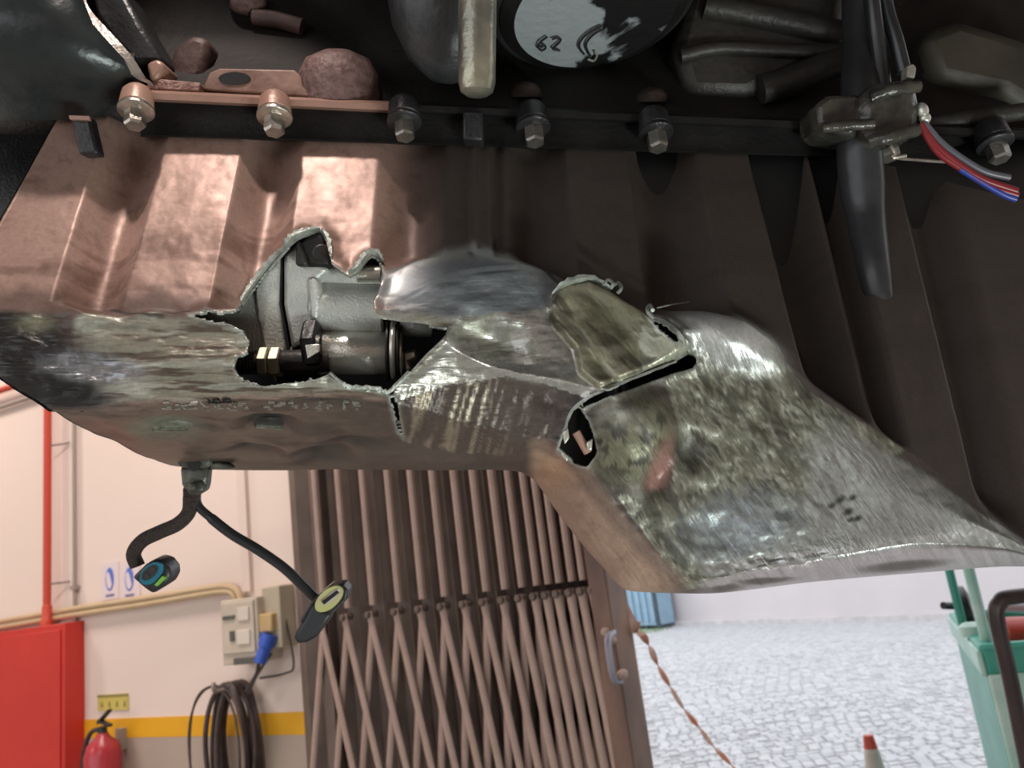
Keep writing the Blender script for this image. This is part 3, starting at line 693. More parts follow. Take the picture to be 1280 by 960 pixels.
# ---------- holes
H1 = [(236, 394), (262, 389), (275, 391), (296, 388), (303, 380), (318, 360), (332, 340), (345, 325), (358, 311), (372, 298), (384, 292), (402, 288), (408, 302), (412, 318), (416, 332),
      (425, 337), (437, 345), (447, 339), (460, 323), (470, 320), (477, 328), (478, 345), (474, 362), (468, 374), (466, 390), (472, 398), (500, 402), (530, 405), (556, 410), (568, 407),
      (552, 424), (530, 445), (512, 466), (500, 480), (490, 494), (484, 492), (470, 488), (440, 486), (426, 480), (410, 468), (396, 474), (372, 478), (352, 480), (330, 483), (312, 480),
      (299, 470), (293, 460), (297, 448), (309, 440), (312, 427), (304, 414), (290, 406), (262, 403)]
H2 = [(864, 441), (871, 452), (866, 460), (840, 467), (795, 484), (755, 498), (726, 512), (736, 528), (744, 552), (746, 566), (734, 584), (716, 578), (697, 561), (706, 538), (716, 514), (742, 493), (800, 470), (845, 452)]
H3 = [(812, 398), (822, 396), (836, 407), (848, 419), (853, 433), (840, 426), (822, 411)]
H4 = [(487, 494), (496, 496), (499, 520), (505, 549), (498, 541), (490, 512)]
HOLES = [H1, H2, H3, H4]
for Hh, amp, wd in ((H1, 0.0035, 10), (H2, 0.003, 8), (H3, 0.003, 6)):
    d_, s_, p_ = segdist(x, y, Hh + [Hh[0]])
    D += amp*np.exp(-(d_/wd)**2)*(t < 4)*(0.5 + vnoise(p_*60, p_*0+3, 4))
V = XYZ + NRM*D[..., None]
def project(V):
    q = V - CAM; zc = q @ FW; return 640 + F*(q @ RT)/zc, 480 - F*(q @ UP)/zc, zc
QX, QY, QZ = project(V)
hit = np.zeros((NT, NX), bool)
front = T_ < 3.75
for Hh in HOLES: hit |= inpoly(QX, QY, Hh) & front
# snap the border of each tear to its outline
nb = np.zeros_like(hit)
for dy_, dx_ in ((0, 1), (0, -1), (1, 0), (-1, 0), (1, 1), (1, -1), (-1, 1), (-1, -1)):
    nb |= ~np.roll(np.roll(hit, dy_, 0), dx_, 1)
edge = hit & nb
ii, jj = np.where(edge)
for i, j in zip(ii, jj):
    px, py = QX[i, j], QY[i, j]; best = (1e9, px, py)
    for Hh in HOLES:
        for (x0, y0), (x1, y1) in zip(Hh, Hh[1:] + Hh[:1]):
            dx, dy = x1-x0, y1-y0; u = max(0, min(1, ((px-x0)*dx + (py-y0)*dy)/(dx*dx+dy*dy))); dd = math.hypot(px-x0-u*dx, py-y0-u*dy)
            if dd < best[0]: best = (dd, x0+u*dx, y0+u*dy)
    jx = 0.5*math.sin(px*1.9+py*2.3)
    V[i, j] = W(best[1]+jx, best[2]-jx*0.7, QZ[i, j])
# ---------- colour, roughness, metal: paint, scraped metal, oil, painted shade and highlight
def mixc(c, col, m): return c*(1-m[..., None]) + np.array(col)*m[..., None]
n1 = fbm(x*0.02, y*0.02, 41); n2 = fbm(x*0.09, y*0.09, 42); n3 = fbm(x*0.015, y*0.15, 43); n4 = fbm(x*0.3, y*0.3, 44, 3)
paint = np.zeros((NT, NX, 3)) + np.array((0.385, 0.250, 0.205))
paint = paint*(0.86 + 0.28*n1[..., None])
dirt = sm(0.52, 0.72, fbm(x*0.008 + 3, y*0.05, 51))*sm(180, 240, y)*(t < 1)
paint = mixc(paint, (0.17, 0.095, 0.07), dirt*0.8*(0.4 + n2))
paint = mixc(paint, (0.20, 0.125, 0.09), sm(0.60, 0.72, n2)*0.4)
colr = paint; rough = 0.40 + 0.12*n2; met = np.zeros((NT, NX)) + 0.25
# shade over the right half of the pan, put into the paint colour
right_shade = sm(470, 560, a); colr = mixc(colr, (0.050, 0.043, 0.038), right_shade*0.95); rough = rough + 0.06*right_shade
def zone(mask, col, r, m):
    global colr, rough, met
    colr = mixc(colr, col, mask); rough = rough*(1-mask) + r*mask; met = met*(1-mask) + m*mask
wob = (fbm(x*0.03, y*0.03, 61)-0.5)
# burnt dark margin just above the scraped belly, left
zone(sm(352, 378, y + wob*40)*(t < 1.4)*sm(480, 380, x)*0.85, (0.10, 0.060, 0.048), 0.55, 0.1)
# scraped grey-green belly, left
scr = sm(1.02, 1.10, t + wob*0.25)*(1-sm(2.75, 3.05, t + wob*0.3))*sm(80, 110, x + wob*120 + (y-385)*0.3)*sm(700, 520, x)
zone(scr, (0.24, 0.225, 0.175), 0.42, 0.2)
zone(scr*sm(0.50, 0.62, n3), (0.10, 0.075, 0.055), 0.45, 0.2)
zone(scr*sm(0.53, 0.66, fbm(x*0.012+9, y*0.11, 53))*0.9, (0.36, 0.36, 0.30), 0.36, 0.35)
lft = sm(1.0, 1.1, t)*sm(140, 60, x - (y-430)*0.7 + wob*60)*(1-sm(3.0, 3.3, t)); zone(lft, (0.018, 0.017, 0.017), 0.33, 0.1)
zone(gau(x, y, 115, 458, 62, 19, 0.1, 5)*(0.45 + 0.55*sm(0.45, 0.55, fbm(x*0.14, y*0.10, 55))), (0.36, 0.38, 0.41), 0.33, 0.8)
zone(gau(x, y, 45, 405, 22, 10)*0.8, (0.25, 0.25, 0.17), 0.4, 0.3)
# underside: brown, oily
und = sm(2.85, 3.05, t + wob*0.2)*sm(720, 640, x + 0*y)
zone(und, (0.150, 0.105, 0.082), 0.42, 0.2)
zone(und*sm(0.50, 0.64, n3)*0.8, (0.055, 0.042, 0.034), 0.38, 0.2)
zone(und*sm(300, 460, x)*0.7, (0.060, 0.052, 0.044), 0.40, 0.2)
zone(und*gau(x, y, 205, 536, 45, 14, 0, 3)*0.8, (0.20, 0.22, 0.17), 0.42, 0.4)
for (cx, cy, rx, ry) in ((337, 532, 30, 8), (323, 567, 27, 6), (410, 573, 34, 9), (448, 556, 36, 6)):
    zone((t > 2.8)*gau(x, y, cx, cy, rx, ry, 0, 4)*0.9, (0.025, 0.024, 0.022), 0.35, 0.3)
# blue-grey smooth dent
zone(gau(x, y, 583, 366, 122, 44, 0.02, 10)*(0.85+0.15*n2)*(y < 412), (0.27, 0.30, 0.325), 0.44, 0.4)
d_, s_, p_ = segdist(x, y, [(480, 390), (500, 345), (540, 326), (590, 318), (640, 326), (668, 345)])
zone(np.exp(-(d_/9)**2)*sm(0.35, 0.6, n2 + 0.1), (0.42, 0.44, 0.43), 0.38, 0.7)
# crumpled plate
crp = inpoly(x, y, [(545, 430), (570, 405), (640, 398), (686, 392), (720, 425), (770, 485), (735, 500), (690, 484), (640, 472), (590, 455)])
crp = crp.astype(float)
zone(crp*0.95, (0.46, 0.46, 0.43), 0.30, 0.75); zone(crp*sm(0.5, 0.62, fbm(x*0.06, y*0.05, 71))*0.75, (0.17, 0.17, 0.12), 0.45, 0.3)
brn = inpoly(x, y, [(497, 500), (545, 470), (600, 462), (690, 488), (716, 512), (700, 552), (640, 572), (505, 556)]).astype(float)
zone(brn*0.9, (0.085, 0.066, 0.056), 0.42, 0.25); zone(brn*sm(0.52, 0.62, fbm(x*0.2+y*0.05, y*0.012, 31))*sm(650, 600, x)*0.8, (0.36, 0.31, 0.23), 0.4, 0.5)
zone(inpoly(x, y, [(490, 495), (545, 434), (640, 470), (560, 480), (500, 500)])*0.9, (0.42, 0.41, 0.37), 0.33, 0.7)
d_, s_, p_ = segdist(x, y, rd1[:-1]); zone(np.exp(-(d_/5)**2), (0.62, 0.62, 0.58), 0.28, 0.85)
zone(fin*0.97, (0.18, 0.175, 0.115), 0.45, 0.3)
zone(fin*sm(0.48, 0.6, fbm((x-y)*0.05, (x+y)*0.012, 73))*0.85, (0.34, 0.33, 0.24), 0.42, 0.5)
zone(fin*sm(0.55, 0.66, fbm((x-y)*0.045+7, (x+y)*0.010, 74))*0.9, (0.07, 0.062, 0.042), 0.5, 0.2)
zone(inpoly(x, y, [(800, 412), (862, 442), (800, 466), (795, 440)])*0.8, (0.40, 0.41, 0.33), 0.38, 0.6)
d_, s_, p_ = segdist(x, y, [(684, 392), (690, 371), (706, 358), (735, 353)]); zone(np.exp(-(d_/3)**2), (0.62, 0.63, 0.58), 0.3, 0.85)
# knob below the slit
kn_ = gau(x, y, 790, 550, 52, 58, 0.5, 6); zone(kn_, (0.20, 0.20, 0.135), 0.42, 0.4)
zone(kn_*sm(0.5, 0.6, fbm(x*0.09, y*0.09, 75)), (0.05, 0.048, 0.035), 0.5, 0.2); zone(gau(x, y, 775, 520, 26, 16, 0.3)*0.6, (0.42, 0.42, 0.36), 0.4, 0.5)
zone(gau(x, y, 825, 585, 16, 40, 0.25, 3)*0.9, (0.30, 0.155, 0.13), 0.4, 0.2)
# right scraped field
fld = inpoly(x, y, [(866, 425), (905, 405), (960, 425), (1010, 490), (1090, 535), (1135, 560), (1080, 590), (1050, 620), (1000, 650), (960, 720), (860, 740), (770, 620), (840, 610), (848, 540), (830, 480)])
d_, s_, p_ = segdist(x, y, [(866, 425), (905, 405), (960, 425), (1010, 490), (1090, 535), (1135, 560), (1080, 590)])
fldm = fld*np.clip(0.55+d_/14, 0, 1)
zone(fldm*0.96, (0.165, 0.165, 0.122), 0.42, 0.35)
zone(fldm*sm(0.5, 0.64, fbm(x*0.07-y*0.05, x*0.014+y*0.014, 81))*0.8, (0.30, 0.305, 0.25), 0.40, 0.6)
zone(fldm*sm(0.58, 0.7, fbm(x*0.25-y*0.12, x*0.06+y*0.08, 83, 3))*0.7, (0.40, 0.40, 0.33), 0.36, 0.5)
zone(fldm*sm(0.60, 0.7, fbm(x*0.22-y*0.14+9, x*0.07+y*0.07, 84, 3))*0.8, (0.035, 0.033, 0.024), 0.5, 0.1)
zone(fldm*sm(0.55, 0.68, fbm(x*0.05-y*0.035+5, x*0.016+y*0.016, 82))*0.85, (0.06, 0.055, 0.038), 0.5, 0.2)
zone(sm(1.12, 1.3, t + wob*0.2)*sm(985, 1030, x + (y-600)*0.4 + wob*50)*(1-sm(2.9, 3.1, t)), (0.30, 0.31, 0.285), 0.36, 0.6)
zone(gau(x, y, 925, 660, 75, 44, -0.2, 4)*(0.55 + 0.45*sm(0.45, 0.55, n4)), (0.33, 0.37, 0.40), 0.40, 0.7)
zone(gau(x, y, 905, 432, 66, 27, 0.35, 4)*0.97, (0.62, 0.64, 0.63), 0.32, 0.6)
zone(gau(x, y, 864, 562, 18, 20, 0, 4)*0.85, (0.06, 0.058, 0.05), 0.5, 0.3)
d_, s_, p_ = segdist(x, y, [(890, 710), (960, 700), (1060, 690), (1160, 676), (1240, 664)]); zone(np.exp(-(d_/9)**2)*0.9, (0.55, 0.57, 0.56), 0.30, 0.85)  # highlight on the rounded bottom edge, put into the colour
for (cx, cy, r_) in ((1050, 625, 5), (1066, 622, 4), (1060, 640, 5), (1072, 648, 4), (1063, 650, 3), (1040, 632, 4)):
    zone(gau(x, y, cx, cy, r_*1.5, r_*0.9, -0.5, 4), (0.03, 0.03, 0.02), 0.5, 0.1)
# bottom strip of the deep sump
bst = sm(3.05, 3.25, t)*sm(860, 900, x); zone(bst, (0.42, 0.38, 0.40), 0.36, 0.4)
for (cx, cy, rx, ry) in ((1130, 708, 60, 7), (958, 727, 38, 4), (900, 738, 30, 4)): zone(bst*gau(x, y, cx, cy, rx, ry, -0.1, 5)*0.9, (0.06, 0.05, 0.045), 0.5, 0.1)
# sloping end of the deep sump: dull copper paint
inc = sm(2.95, 3.2, t)*sm(655, 672, x)*sm(880, 800, x)*(t > 2.9); zone(inc, (0.33, 0.225, 0.165), 0.5, 0.1)
zone(inc*sm(3.35, 3.2, t)*0.75, (0.14, 0.098, 0.082), 0.5, 0.1)
zone(inc*gau(x, y, 690, 590, 22, 22)*0.7, (0.46, 0.28, 0.17), 0.5, 0.1)
# bright bare metal along the tears
for Hh in HOLES:
    d_, s_, p_ = segdist(QX, QY, Hh + [Hh[0]]); zone((t < 3.9)*np.exp(-(d_/2.4)**2)*0.8, (0.42, 0.44, 0.40), 0.35, 0.7)
cracks = [[(660, 325), (676, 337), (692, 352), (703, 358)], [(118, 368), (130, 382), (150, 390), (190, 398), (238, 393)], [(870, 520), (920, 500), (1000, 485)]]
for c in cracks[:2]:
    d_, s_, p_ = segdist(x, y, c); zone(np.exp(-(d_/1.8)**2), (0.01, 0.01, 0.01), 0.6, 0.0)

# ---------- build the mesh
kill = np.zeros((NT-1, NX-1), bool)
hall = hit[:-1, :-1] & hit[1:, :-1] & hit[1:, 1:] & hit[:-1, 1:]
idx = np.arange(NT*NX).reshape(NT, NX)
qf = np.stack([idx[:-1, :-1], idx[:-1, 1:], idx[1:, 1:], idx[1:, :-1]], -1)[~hall]
used_ = np.zeros(NT*NX, bool); used_[qf.ravel()] = True
remap = np.cumsum(used_)-1
verts = V.reshape(-1, 3)[used_]; faces = remap[qf]
# turned-back left end and right end so that the pan is closed
pan = thing('oil_pan', W(560, 560, 0.6), 'torn ribbed copper-brown and greasy grey engine oil pan', 'oil pan')
poff = np.array(pan.location)
me = bpy.data.meshes.new('pan_body')
lv = verts - poff
nend = []
fl = faces.tolist()
base = len(lv); extra = []
colidx = np.where(used_)[0]
for j0, sh in ((0, -1), (NX-1, 1)):
    ring = [idx[i, j0] for i in range(NT)]
    start = base + len(extra)
    for i in range(NT):
        p = V[i, j0] + nrm(ray(PX[i, j0], PY[i, j0]))*0.16 + RT*0.01*(1 if sh < 0 else -1)
        if i > NT-10: p = V[i, j0]
        extra.append(p - poff)
    for i in range(NT-1):
        q = (remap[ring[i]], remap[ring[i+1]], start+i+1, start+i)
        fl.append(list(q if sh > 0 else q[::-1]))
lv = np.vstack([lv, np.array(extra)])
me.from_pydata(lv.tolist(), [], fl)
def fl2(arr, dim):
    f = arr.reshape(-1, dim)[used_]; e = np.repeat(f[:1], len(extra), 0)
    ends = np.concatenate([arr[:, 0].reshape(-1, dim), arr[:, -1].reshape(-1, dim)]); return np.vstack([f, ends])
ca = me.color_attributes.new('wear_and_shade', 'FLOAT_COLOR', 'POINT')
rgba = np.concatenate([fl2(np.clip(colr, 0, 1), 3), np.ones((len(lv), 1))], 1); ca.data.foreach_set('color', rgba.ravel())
for nm, arr in (('rough', rough), ('metal', met), ('scraped', np.clip(bel*1.0, 0, 1)), ('ua', x/1000.0), ('ub', y/1000.0)):
    at = me.attributes.new(nm, 'FLOAT', 'POINT'); at.data.foreach_set('value', fl2(arr, 1).ravel())
me.update(); me.shade_smooth()
mp_ = bpy.data.materials.new('worn_pan_metal'); mp_.use_nodes = True
N, L = nt(mp_); b = N['Principled BSDF']
def att(nm):
    q = N.new('ShaderNodeAttribute'); q.attribute_name = nm; return q
def math_(op, a_, b_=None, c_=None):
    q = N.new('ShaderNodeMath'); q.operation = op
    for k, vv in enumerate((a_, b_, c_)):
        if vv is None: continue
        if isinstance(vv, (int, float)): q.inputs[k].default_value = vv
        else: L.new(vv, q.inputs[k])
    return q.outputs[0]
tco = N.new('ShaderNodeTexCoord')
cxyz = N.new('ShaderNodeCombineXYZ'); L.new(att('ua').outputs['Fac'], cxyz.inputs[0]); L.new(att('ub').outputs['Fac'], cxyz.inputs[1])
nz = N.new('ShaderNodeTexNoise'); nz.inputs['Scale'].default_value = 420; nz.inputs['Detail'].default_value = 3; L.new(tco.outputs['Object'], nz.inputs['Vector'])
def scratch(rot, sc):
    m1 = N.new('ShaderNodeMapping'); m1.inputs['Rotation'].default_value = (0, 0, rot); L.new(cxyz.outputs[0], m1.inputs['Vector'])
    m2 = N.new('ShaderNodeMapping'); m2.inputs['Scale'].default_value = sc; L.new(m1.outputs[0], m2.inputs['Vector'])
    q = N.new('ShaderNodeTexNoise'); q.inputs['Scale'].default_value = 1.0; q.inputs['Detail'].default_value = 5; q.inputs['Distortion'].default_value = 0.8; L.new(m2.outputs[0], q.inputs['Vector']); return q.outputs['Fac']
sA = scratch(0.05, (30, 170, 1)); sB = scratch(-0.95, (26, 150, 1))
class _O: pass
wt = N.new('ShaderNodeMapRange'); wt.inputs[1].default_value = 0.62; wt.inputs[2].default_value = 0.78; L.new(att('ua').outputs['Fac'], wt.inputs[0])
mixs = N.new('ShaderNodeMix'); mixs.data_type = 'FLOAT'; L.new(wt.outputs[0], mixs.inputs[0]); L.new(sA, mixs.inputs[2]); L.new(sB, mixs.inputs[3])
sz = _O(); sz.outputs = {'Fac': mixs.outputs[0]}
scp = att('scraped').outputs['Fac']
fac = math_('ADD', math_('MULTIPLY', math_('SUBTRACT', nz.outputs['Fac'], 0.5), 0.5), math_('MULTIPLY', math_('MULTIPLY', math_('SUBTRACT', sz.outputs['Fac'], 0.5), 0.95), scp))
gain = math_('ADD', fac, 1.0)
vm = N.new('ShaderNodeVectorMath'); vm.operation = 'SCALE'; L.new(att('wear_and_shade').outputs['Color'], vm.inputs[0]); L.new(gain, vm.inputs['Scale'])
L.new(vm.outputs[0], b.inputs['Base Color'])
L.new(math_('ADD', att('rough').outputs['Fac'], math_('MULTIPLY', fac, 0.12)), b.inputs['Roughness']); L.new(att('metal').outputs['Fac'], b.inputs['Metallic'])
bp = N.new('ShaderNodeBump'); bp.inputs['Distance'].default_value = 0.0012
L.new(math_('ADD', math_('MULTIPLY', nz.outputs['Fac'], 0.35), math_('MULTIPLY', sz.outputs['Fac'], scp)), bp.inputs['Height'])
L.new(math_('ADD', math_('MULTIPLY', scp, 0.38), 0.12), bp.inputs['Strength'])
L.new(bp.outputs['Normal'], b.inputs['Normal'])
me.materials.append(mp_); me.materials.append(M_void); me.materials.append(M_bare)
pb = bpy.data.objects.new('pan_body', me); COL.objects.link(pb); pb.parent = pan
so = pb.modifiers.new('sheet', 'SOLIDIFY'); so.thickness = 0.0018; so.offset = -1; so.material_offset = 1; so.material_offset_rim = 2
# face the outside
import bmesh
nn_ = np.array([p.normal[:] for p in list(me.polygons)[5000:5050]]); cn_ = np.array([p.center[:] for p in list(me.polygons)[5000:5050]]) + poff
if np.sum(nn_*(CAM-cn_)) < 0: me.flip_normals()
def surf(px, py, tmin=-1, tmax=3.9):
    d = np.hypot(QX-px, QY-py) + np.where((T_ < tmin) | (T_ > tmax), 1e6, 0); i, j = np.unravel_index(np.argmin(d), d.shape)
    return V[i, j], NRM[i, j], nrm(gx[i, j]), nrm(gy[i, j])

# ---------- pan flange, bolts, plugs (parts of the pan)
def yf(x): return 112 + 0.0476*(x-172) if x < 505 else 127.9 + 0.042*(x-505)
def yb(x): return 168 + 0.030*(x-172)
def sweep(xs, prof, zoff=0):
    rings = []
    for x_ in xs:
        z = zrow(x_); rings.append([W(x_, yy, z + dz) for yy, dz in prof(x_)])
    mb = MB(); return mb.loft(rings)
M_flange = mat('oily_black_flange', (0.006, 0.006, 0.006), 0.5, 0, (0.014, 0.013, 0.013), 40, 0.3, 300, spec=0.3)
xs = list(np.linspace(176, 1300, 60))
obj('flange_web', sweep(xs, lambda q: [(yf(q)+8, 0.03), (yf(q)+14, -0.002), (yb(q)-8, -0.002), (yb(q), -0.004), (yb(q)+2, -0.002), (yb(q)+3, 0.02)]), M_flange, pan, ang=50)
lipp = lambda q: [(yf(q)-1, 0.03), (yf(q)+0, -0.010), (yf(q)+3, -0.015), (yf(q)+11, -0.015), (yf(q)+14, -0.010), (yf(q)+15, 0.02)]
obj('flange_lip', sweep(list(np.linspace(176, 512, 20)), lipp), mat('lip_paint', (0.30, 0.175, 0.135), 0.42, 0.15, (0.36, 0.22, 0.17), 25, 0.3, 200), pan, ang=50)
obj('flange_lip', sweep(list(np.linspace(512.5, 1300, 44)), lipp), M_flange, pan, ang=50)  # same lip in black: shade on its right part put into the colour
bolts = [(169, 150), (343, 158), (506, 164), (668, 171), (822, 178), (1110, 190), (1248, 192)]
dn = nrm(nrm(np.array([0, 0, -1.0]))*0.8 - nrm(_d)*0.6)
for bi, (bx_, by_) in enumerate(bolts):
    z = zrow(bx_) - 0.026; c = W(bx_, by_, z); u = z/F
    dark = bx_ > 480  # right-hand bolts and bosses get darker copies, shade put into their colour
    bm_ = M_steel if not dark else mat('shaded_bolt_steel', (0.20, 0.19, 0.17), 0.35, 0.8, (0.32, 0.30, 0.27), 120, 0.2, 500)
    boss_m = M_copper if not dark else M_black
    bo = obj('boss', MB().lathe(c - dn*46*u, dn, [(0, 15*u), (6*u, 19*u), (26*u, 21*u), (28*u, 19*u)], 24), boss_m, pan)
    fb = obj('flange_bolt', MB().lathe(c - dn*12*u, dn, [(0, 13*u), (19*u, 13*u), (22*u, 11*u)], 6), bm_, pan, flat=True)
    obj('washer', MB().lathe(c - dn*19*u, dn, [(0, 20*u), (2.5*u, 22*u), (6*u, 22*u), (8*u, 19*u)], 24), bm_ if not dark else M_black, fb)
# tab at the left end, seam strip in the middle
q = [(88, 138), (112, 140), (128, 190), (100, 192)]
obj('end_tab', MB().prism([W(x_, y_, 0.566) for x_, y_ in [(87, 143), (111, 144), (122, 192), (98, 193)]], FW*0.012), M_black, pan, bevel=0.002)
obj('end_tab_edge', MB().prism([W(x_, y_, 0.563) for x_, y_ in [(86, 144), (111, 145), (112, 150), (87, 149)]], FW*0.003), M_copper, pan)
obj('seam_block', MB().prism([W(x_, y_, zrow(590)-0.022) for x_, y_ in [(578, 138), (604, 138), (604, 176), (578, 174)]], FW*0.02), M_black, pan, bevel=0.002)
# plugs in the underside
M_plug = mat('greasy_plug', (0.17, 0.18, 0.14), 0.35, 0.6, (0.3, 0.31, 0.26), 200, 0.5, 400)
for (px, py, r_, slot) in ((214, 534, 0.0135, True), (337, 532, 0.012, False)):
    p, n_, tu, tv = surf(px, py, 2.6)
    pl = obj('drain_plug', MB().lathe(p - n_*0.0072, n_, [(0, r_*1.15), (0.005, r_*1.15), (0.007, r_), (0.008, r_*0.9), (0.0085, r_*0.3)], 24), M_plug if slot else M_black, pan)
    dv = nrm(tu + tv*0.6)
    obj('slot_bar', MB().box(p + n_*0.0018, dv*r_*0.85, nrm(np.cross(n_, dv))*0.0018, n_*0.0014), M_plug, pl)
    if slot: obj('slot_bar', MB().box(p + n_*0.0018 + np.cross(n_, dv)*0.005, dv*r_*0.6, nrm(np.cross(n_, dv))*0.0012, n_*0.0012), M_plug, pl)
# row of punched marks along the bottom edge (illegible stamped characters)
rs = random.Random(21); mb = MB()
for k in range(16):
    px = 205 + k*15.5 + rs.random()*3
    if 305 < px < 318: continue
    py = 508 - 0.008*(px-205) - 2.2
    for s_ in range(4):
        ax_, ay_ = px + rs.random()*9, py + rs.random()*9 - 3; p, n_, tu, tv = surf(ax_, ay_, 1.6)
        d = (tu if rs.random() < 0.6 else tv)
        mb.box(p + n_*0.0004, d*0.0016*(0.6 + rs.random()), np.cross(n_, d)*0.0006, n_*0.0008)
meta(obj('stamped_characters', mb, mat('bright_stamp', (0.42, 0.42, 0.38), 0.35, 0.7), pan, flat=True), kind='stuff')
# torn lips standing out along the main tear
def lipstrip(pts, out, w_, m, nm='torn_lip'):
    rings = []; P = []
    for (px, py) in pts:
        p, n_, tu, tv = surf(px, py); P.append((p, n_))
    P2 = smooth_path([p for p, _ in P], 5); N2 = smooth_path([n_ for _, n_ in P], 5)
    for i, (p, n_) in enumerate(zip(P2, N2)):
        T = nrm(P2[min(i+1, len(P2)-1)] - P2[max(0, i-1)]); sdir = nrm(np.cross(n_, T)); ww = w_*(0.7 + 0.5*math.sin(i*1.3)**2)*(0.35 + 0.65*math.sin(math.pi*min(1, max(0, i/(len(P2)-1)*0.9 + 0.05))))
        rings.append([p - n_*0.003, p + n_*out*0.9 + sdir*0.0005, p + n_*out + sdir*ww, p + n_*(out-0.0022) + sdir*ww*1.05, p - n_*0.003 + sdir*0.002])
    return obj(nm, MB().loft(rings), m, pan, ang=60)
lipstrip([(303, 379), (318, 359), (332, 339), (345, 324), (358, 310), (372, 297), (386, 291), (402, 288)], 0.0035, 0.0042, M_bare)
lipstrip([(402, 288), (408, 302), (413, 320)], 0.003, 0.003, M_bare)
lipstrip([(437, 345), (447, 338), (460, 322), (470, 320), (477, 329)], 0.004, 0.004, M_bare)
lipstrip([(697, 561), (706, 537), (716, 513), (742, 492), (800, 469), (845, 451)], 0.002, -0.0016, M_bare)
lipstrip([(690, 373), (706, 359), (735, 353), (762, 366)], 0.006, 0.003, M_bare)
lipstrip([(812, 398), (830, 402), (848, 418), (862, 441)], 0.004, -0.003, M_bare)
lipstrip([(410, 468), (426, 480), (440, 486), (470, 488), (486, 492), (500, 478), (512, 466)], 0.003, 0.003, M_bare)
# curls of metal by the flap
mb = MB()
for (pts, r_) in (([(752, 366), (757, 361), (763, 365), (760, 372)], .0012), ([(764, 368), (770, 364), (774, 371), (768, 377)], .0012), ([(812, 398), (808, 392), (804, 401), (812, 408)], .0015), ([(818, 394), (836, 391), (858, 387)], .0006)):
    mb2 = MB(); mb2.tube([surf(*q)[0] + PN*0.010 for q in pts], r_, 6, 4); obj('metal_curl', mb2, M_bare, pan)

# ---------- oil pump seen through the tear
zp = float(zplane(np.array(390.0), np.array(400.0))) + 0.020
pump = thing('oil_pump', W(400, 420, zp+0.03), 'silver cast oil pump with threaded stud showing through the torn pan', 'oil pump')
u = zp/F
cz = zp + 0.030
AX = nrm(W(486, 440, cz+0.004) - W(400, 440, cz))       # pump axis, to the right
# end plates: rounded discs seen edge-on
def plate(x0, x1, yc, ry, dz, m, nm, skew=0.0):
    c = W((x0+x1)/2, yc, cz+dz); e = nrm(AX + FW*skew); th = (x1-x0)*u
    return obj(nm, MB().lathe(c - e*th/2, e, [(0, ry*u*0.965), (0.0015, ry*u), (th-0.0015, ry*u), (th, ry*u*0.965)], 48), m, pump)
def poly(pts, z, th, m, nm, bev=0.0015, par=None):
    return obj(nm, MB().prism([W(px, py, z) for px, py in pts], FW*th), m, par or pump, bevel=bev)
poly([(240, 392), (300, 378), (322, 345), (352, 312), (353, 330), (347, 420), (332, 446), (306, 450), (296, 415), (250, 408)], cz-0.004, 0.02, M_alu, 'mounting_flange', 0.003)
poly([(318, 362), (346, 318), (350, 322), (348, 380), (358, 434), (355, 444), (333, 446), (322, 400)], cz-0.009, 0.012, M_alu, 'cover_plate', 0.002)
poly([(346, 326), (354, 318), (352, 380), (363, 440), (357, 446), (347, 380)], cz-0.0065, 0.012, M_void, 'gasket_gap', 0)
poly([(354, 318), (376, 300), (390, 325), (412, 336), (392, 352), (392, 372), (396, 392), (384, 425), (364, 436), (354, 380)], cz-0.012, 0.018, M_alu, 'body_plate', 0.003)
poly([(370, 302), (402, 288), (413, 318), (412, 333), (370, 333)], cz-0.016, 0.02, M_void, 'shadowed_recess', 0.003)  # black block, the shadow in the recess put into its colour
obj('recess_bolt', MB().lathe(W(402, 318, cz-0.018), -FW+AX*0.3, [(0, 12*u), (0.004, 12*u), (0.005, 10*u)], 20), M_darkiron, pump)
poly([(369, 304), (374, 300), (384, 325), (384, 332), (369, 332)], cz-0.020, 0.01, M_castgrey, 'recess_bracket', 0.002)
# bodies lying along the axis
def rodx(x0, x1, y0_, y1_, r, dz, m, nm, n=28, bevel=0.0):
    a_ = W(x0, y0_, cz+dz); b_ = W(x1, y1_, cz+dz+0.003)
    ln = np.linalg.norm(b_-a_); rr = r*u
    return obj(nm, MB().lathe(a_, b_-a_, [(0, rr*0.92), (ln*0.03, rr), (ln*0.97, rr), (ln, rr*0.92)], n), m, pump)
rodx(388, 480, 346, 346, 17, 0.004, M_alu, 'upper_boss')
poly([(382, 345), (396, 345), (402, 362), (398, 400), (386, 398)], cz-0.014, 0.014, M_alu, 'web', 0.003)
rodx(390, 482, 385, 388, 36, 0.006, M_alu, 'pump_body', 40)
rodx(446, 476, 343, 343, 10, -0.020, M_alu2, 'dowel')
rodx(396, 492, 441, 441, 29, 0.000, M_alu2, 'drive_shaft', 40)
plate(484.0, 487.5, 438, 41, 0.002, M_darkiron, 'snap_ring'); plate(489, 496, 438, 40, 0.002, M_alu2, 'shaft_collar'); plate(497, 499.5, 438, 36, 0.002, M_darkiron, 'snap_ring'); plate(500.5, 504, 440, 33, 0.004, M_alu2, 'shaft_collar')
rodx(500, 540, 408, 410, 13, 0.014, M_alu, 'outlet_neck')
poly([(503, 440), (520, 436), (522, 448), (512, 452), (518, 462), (504, 464)], cz+0.01, 0.012, M_alu2, 'shaft_tip', 0.002)
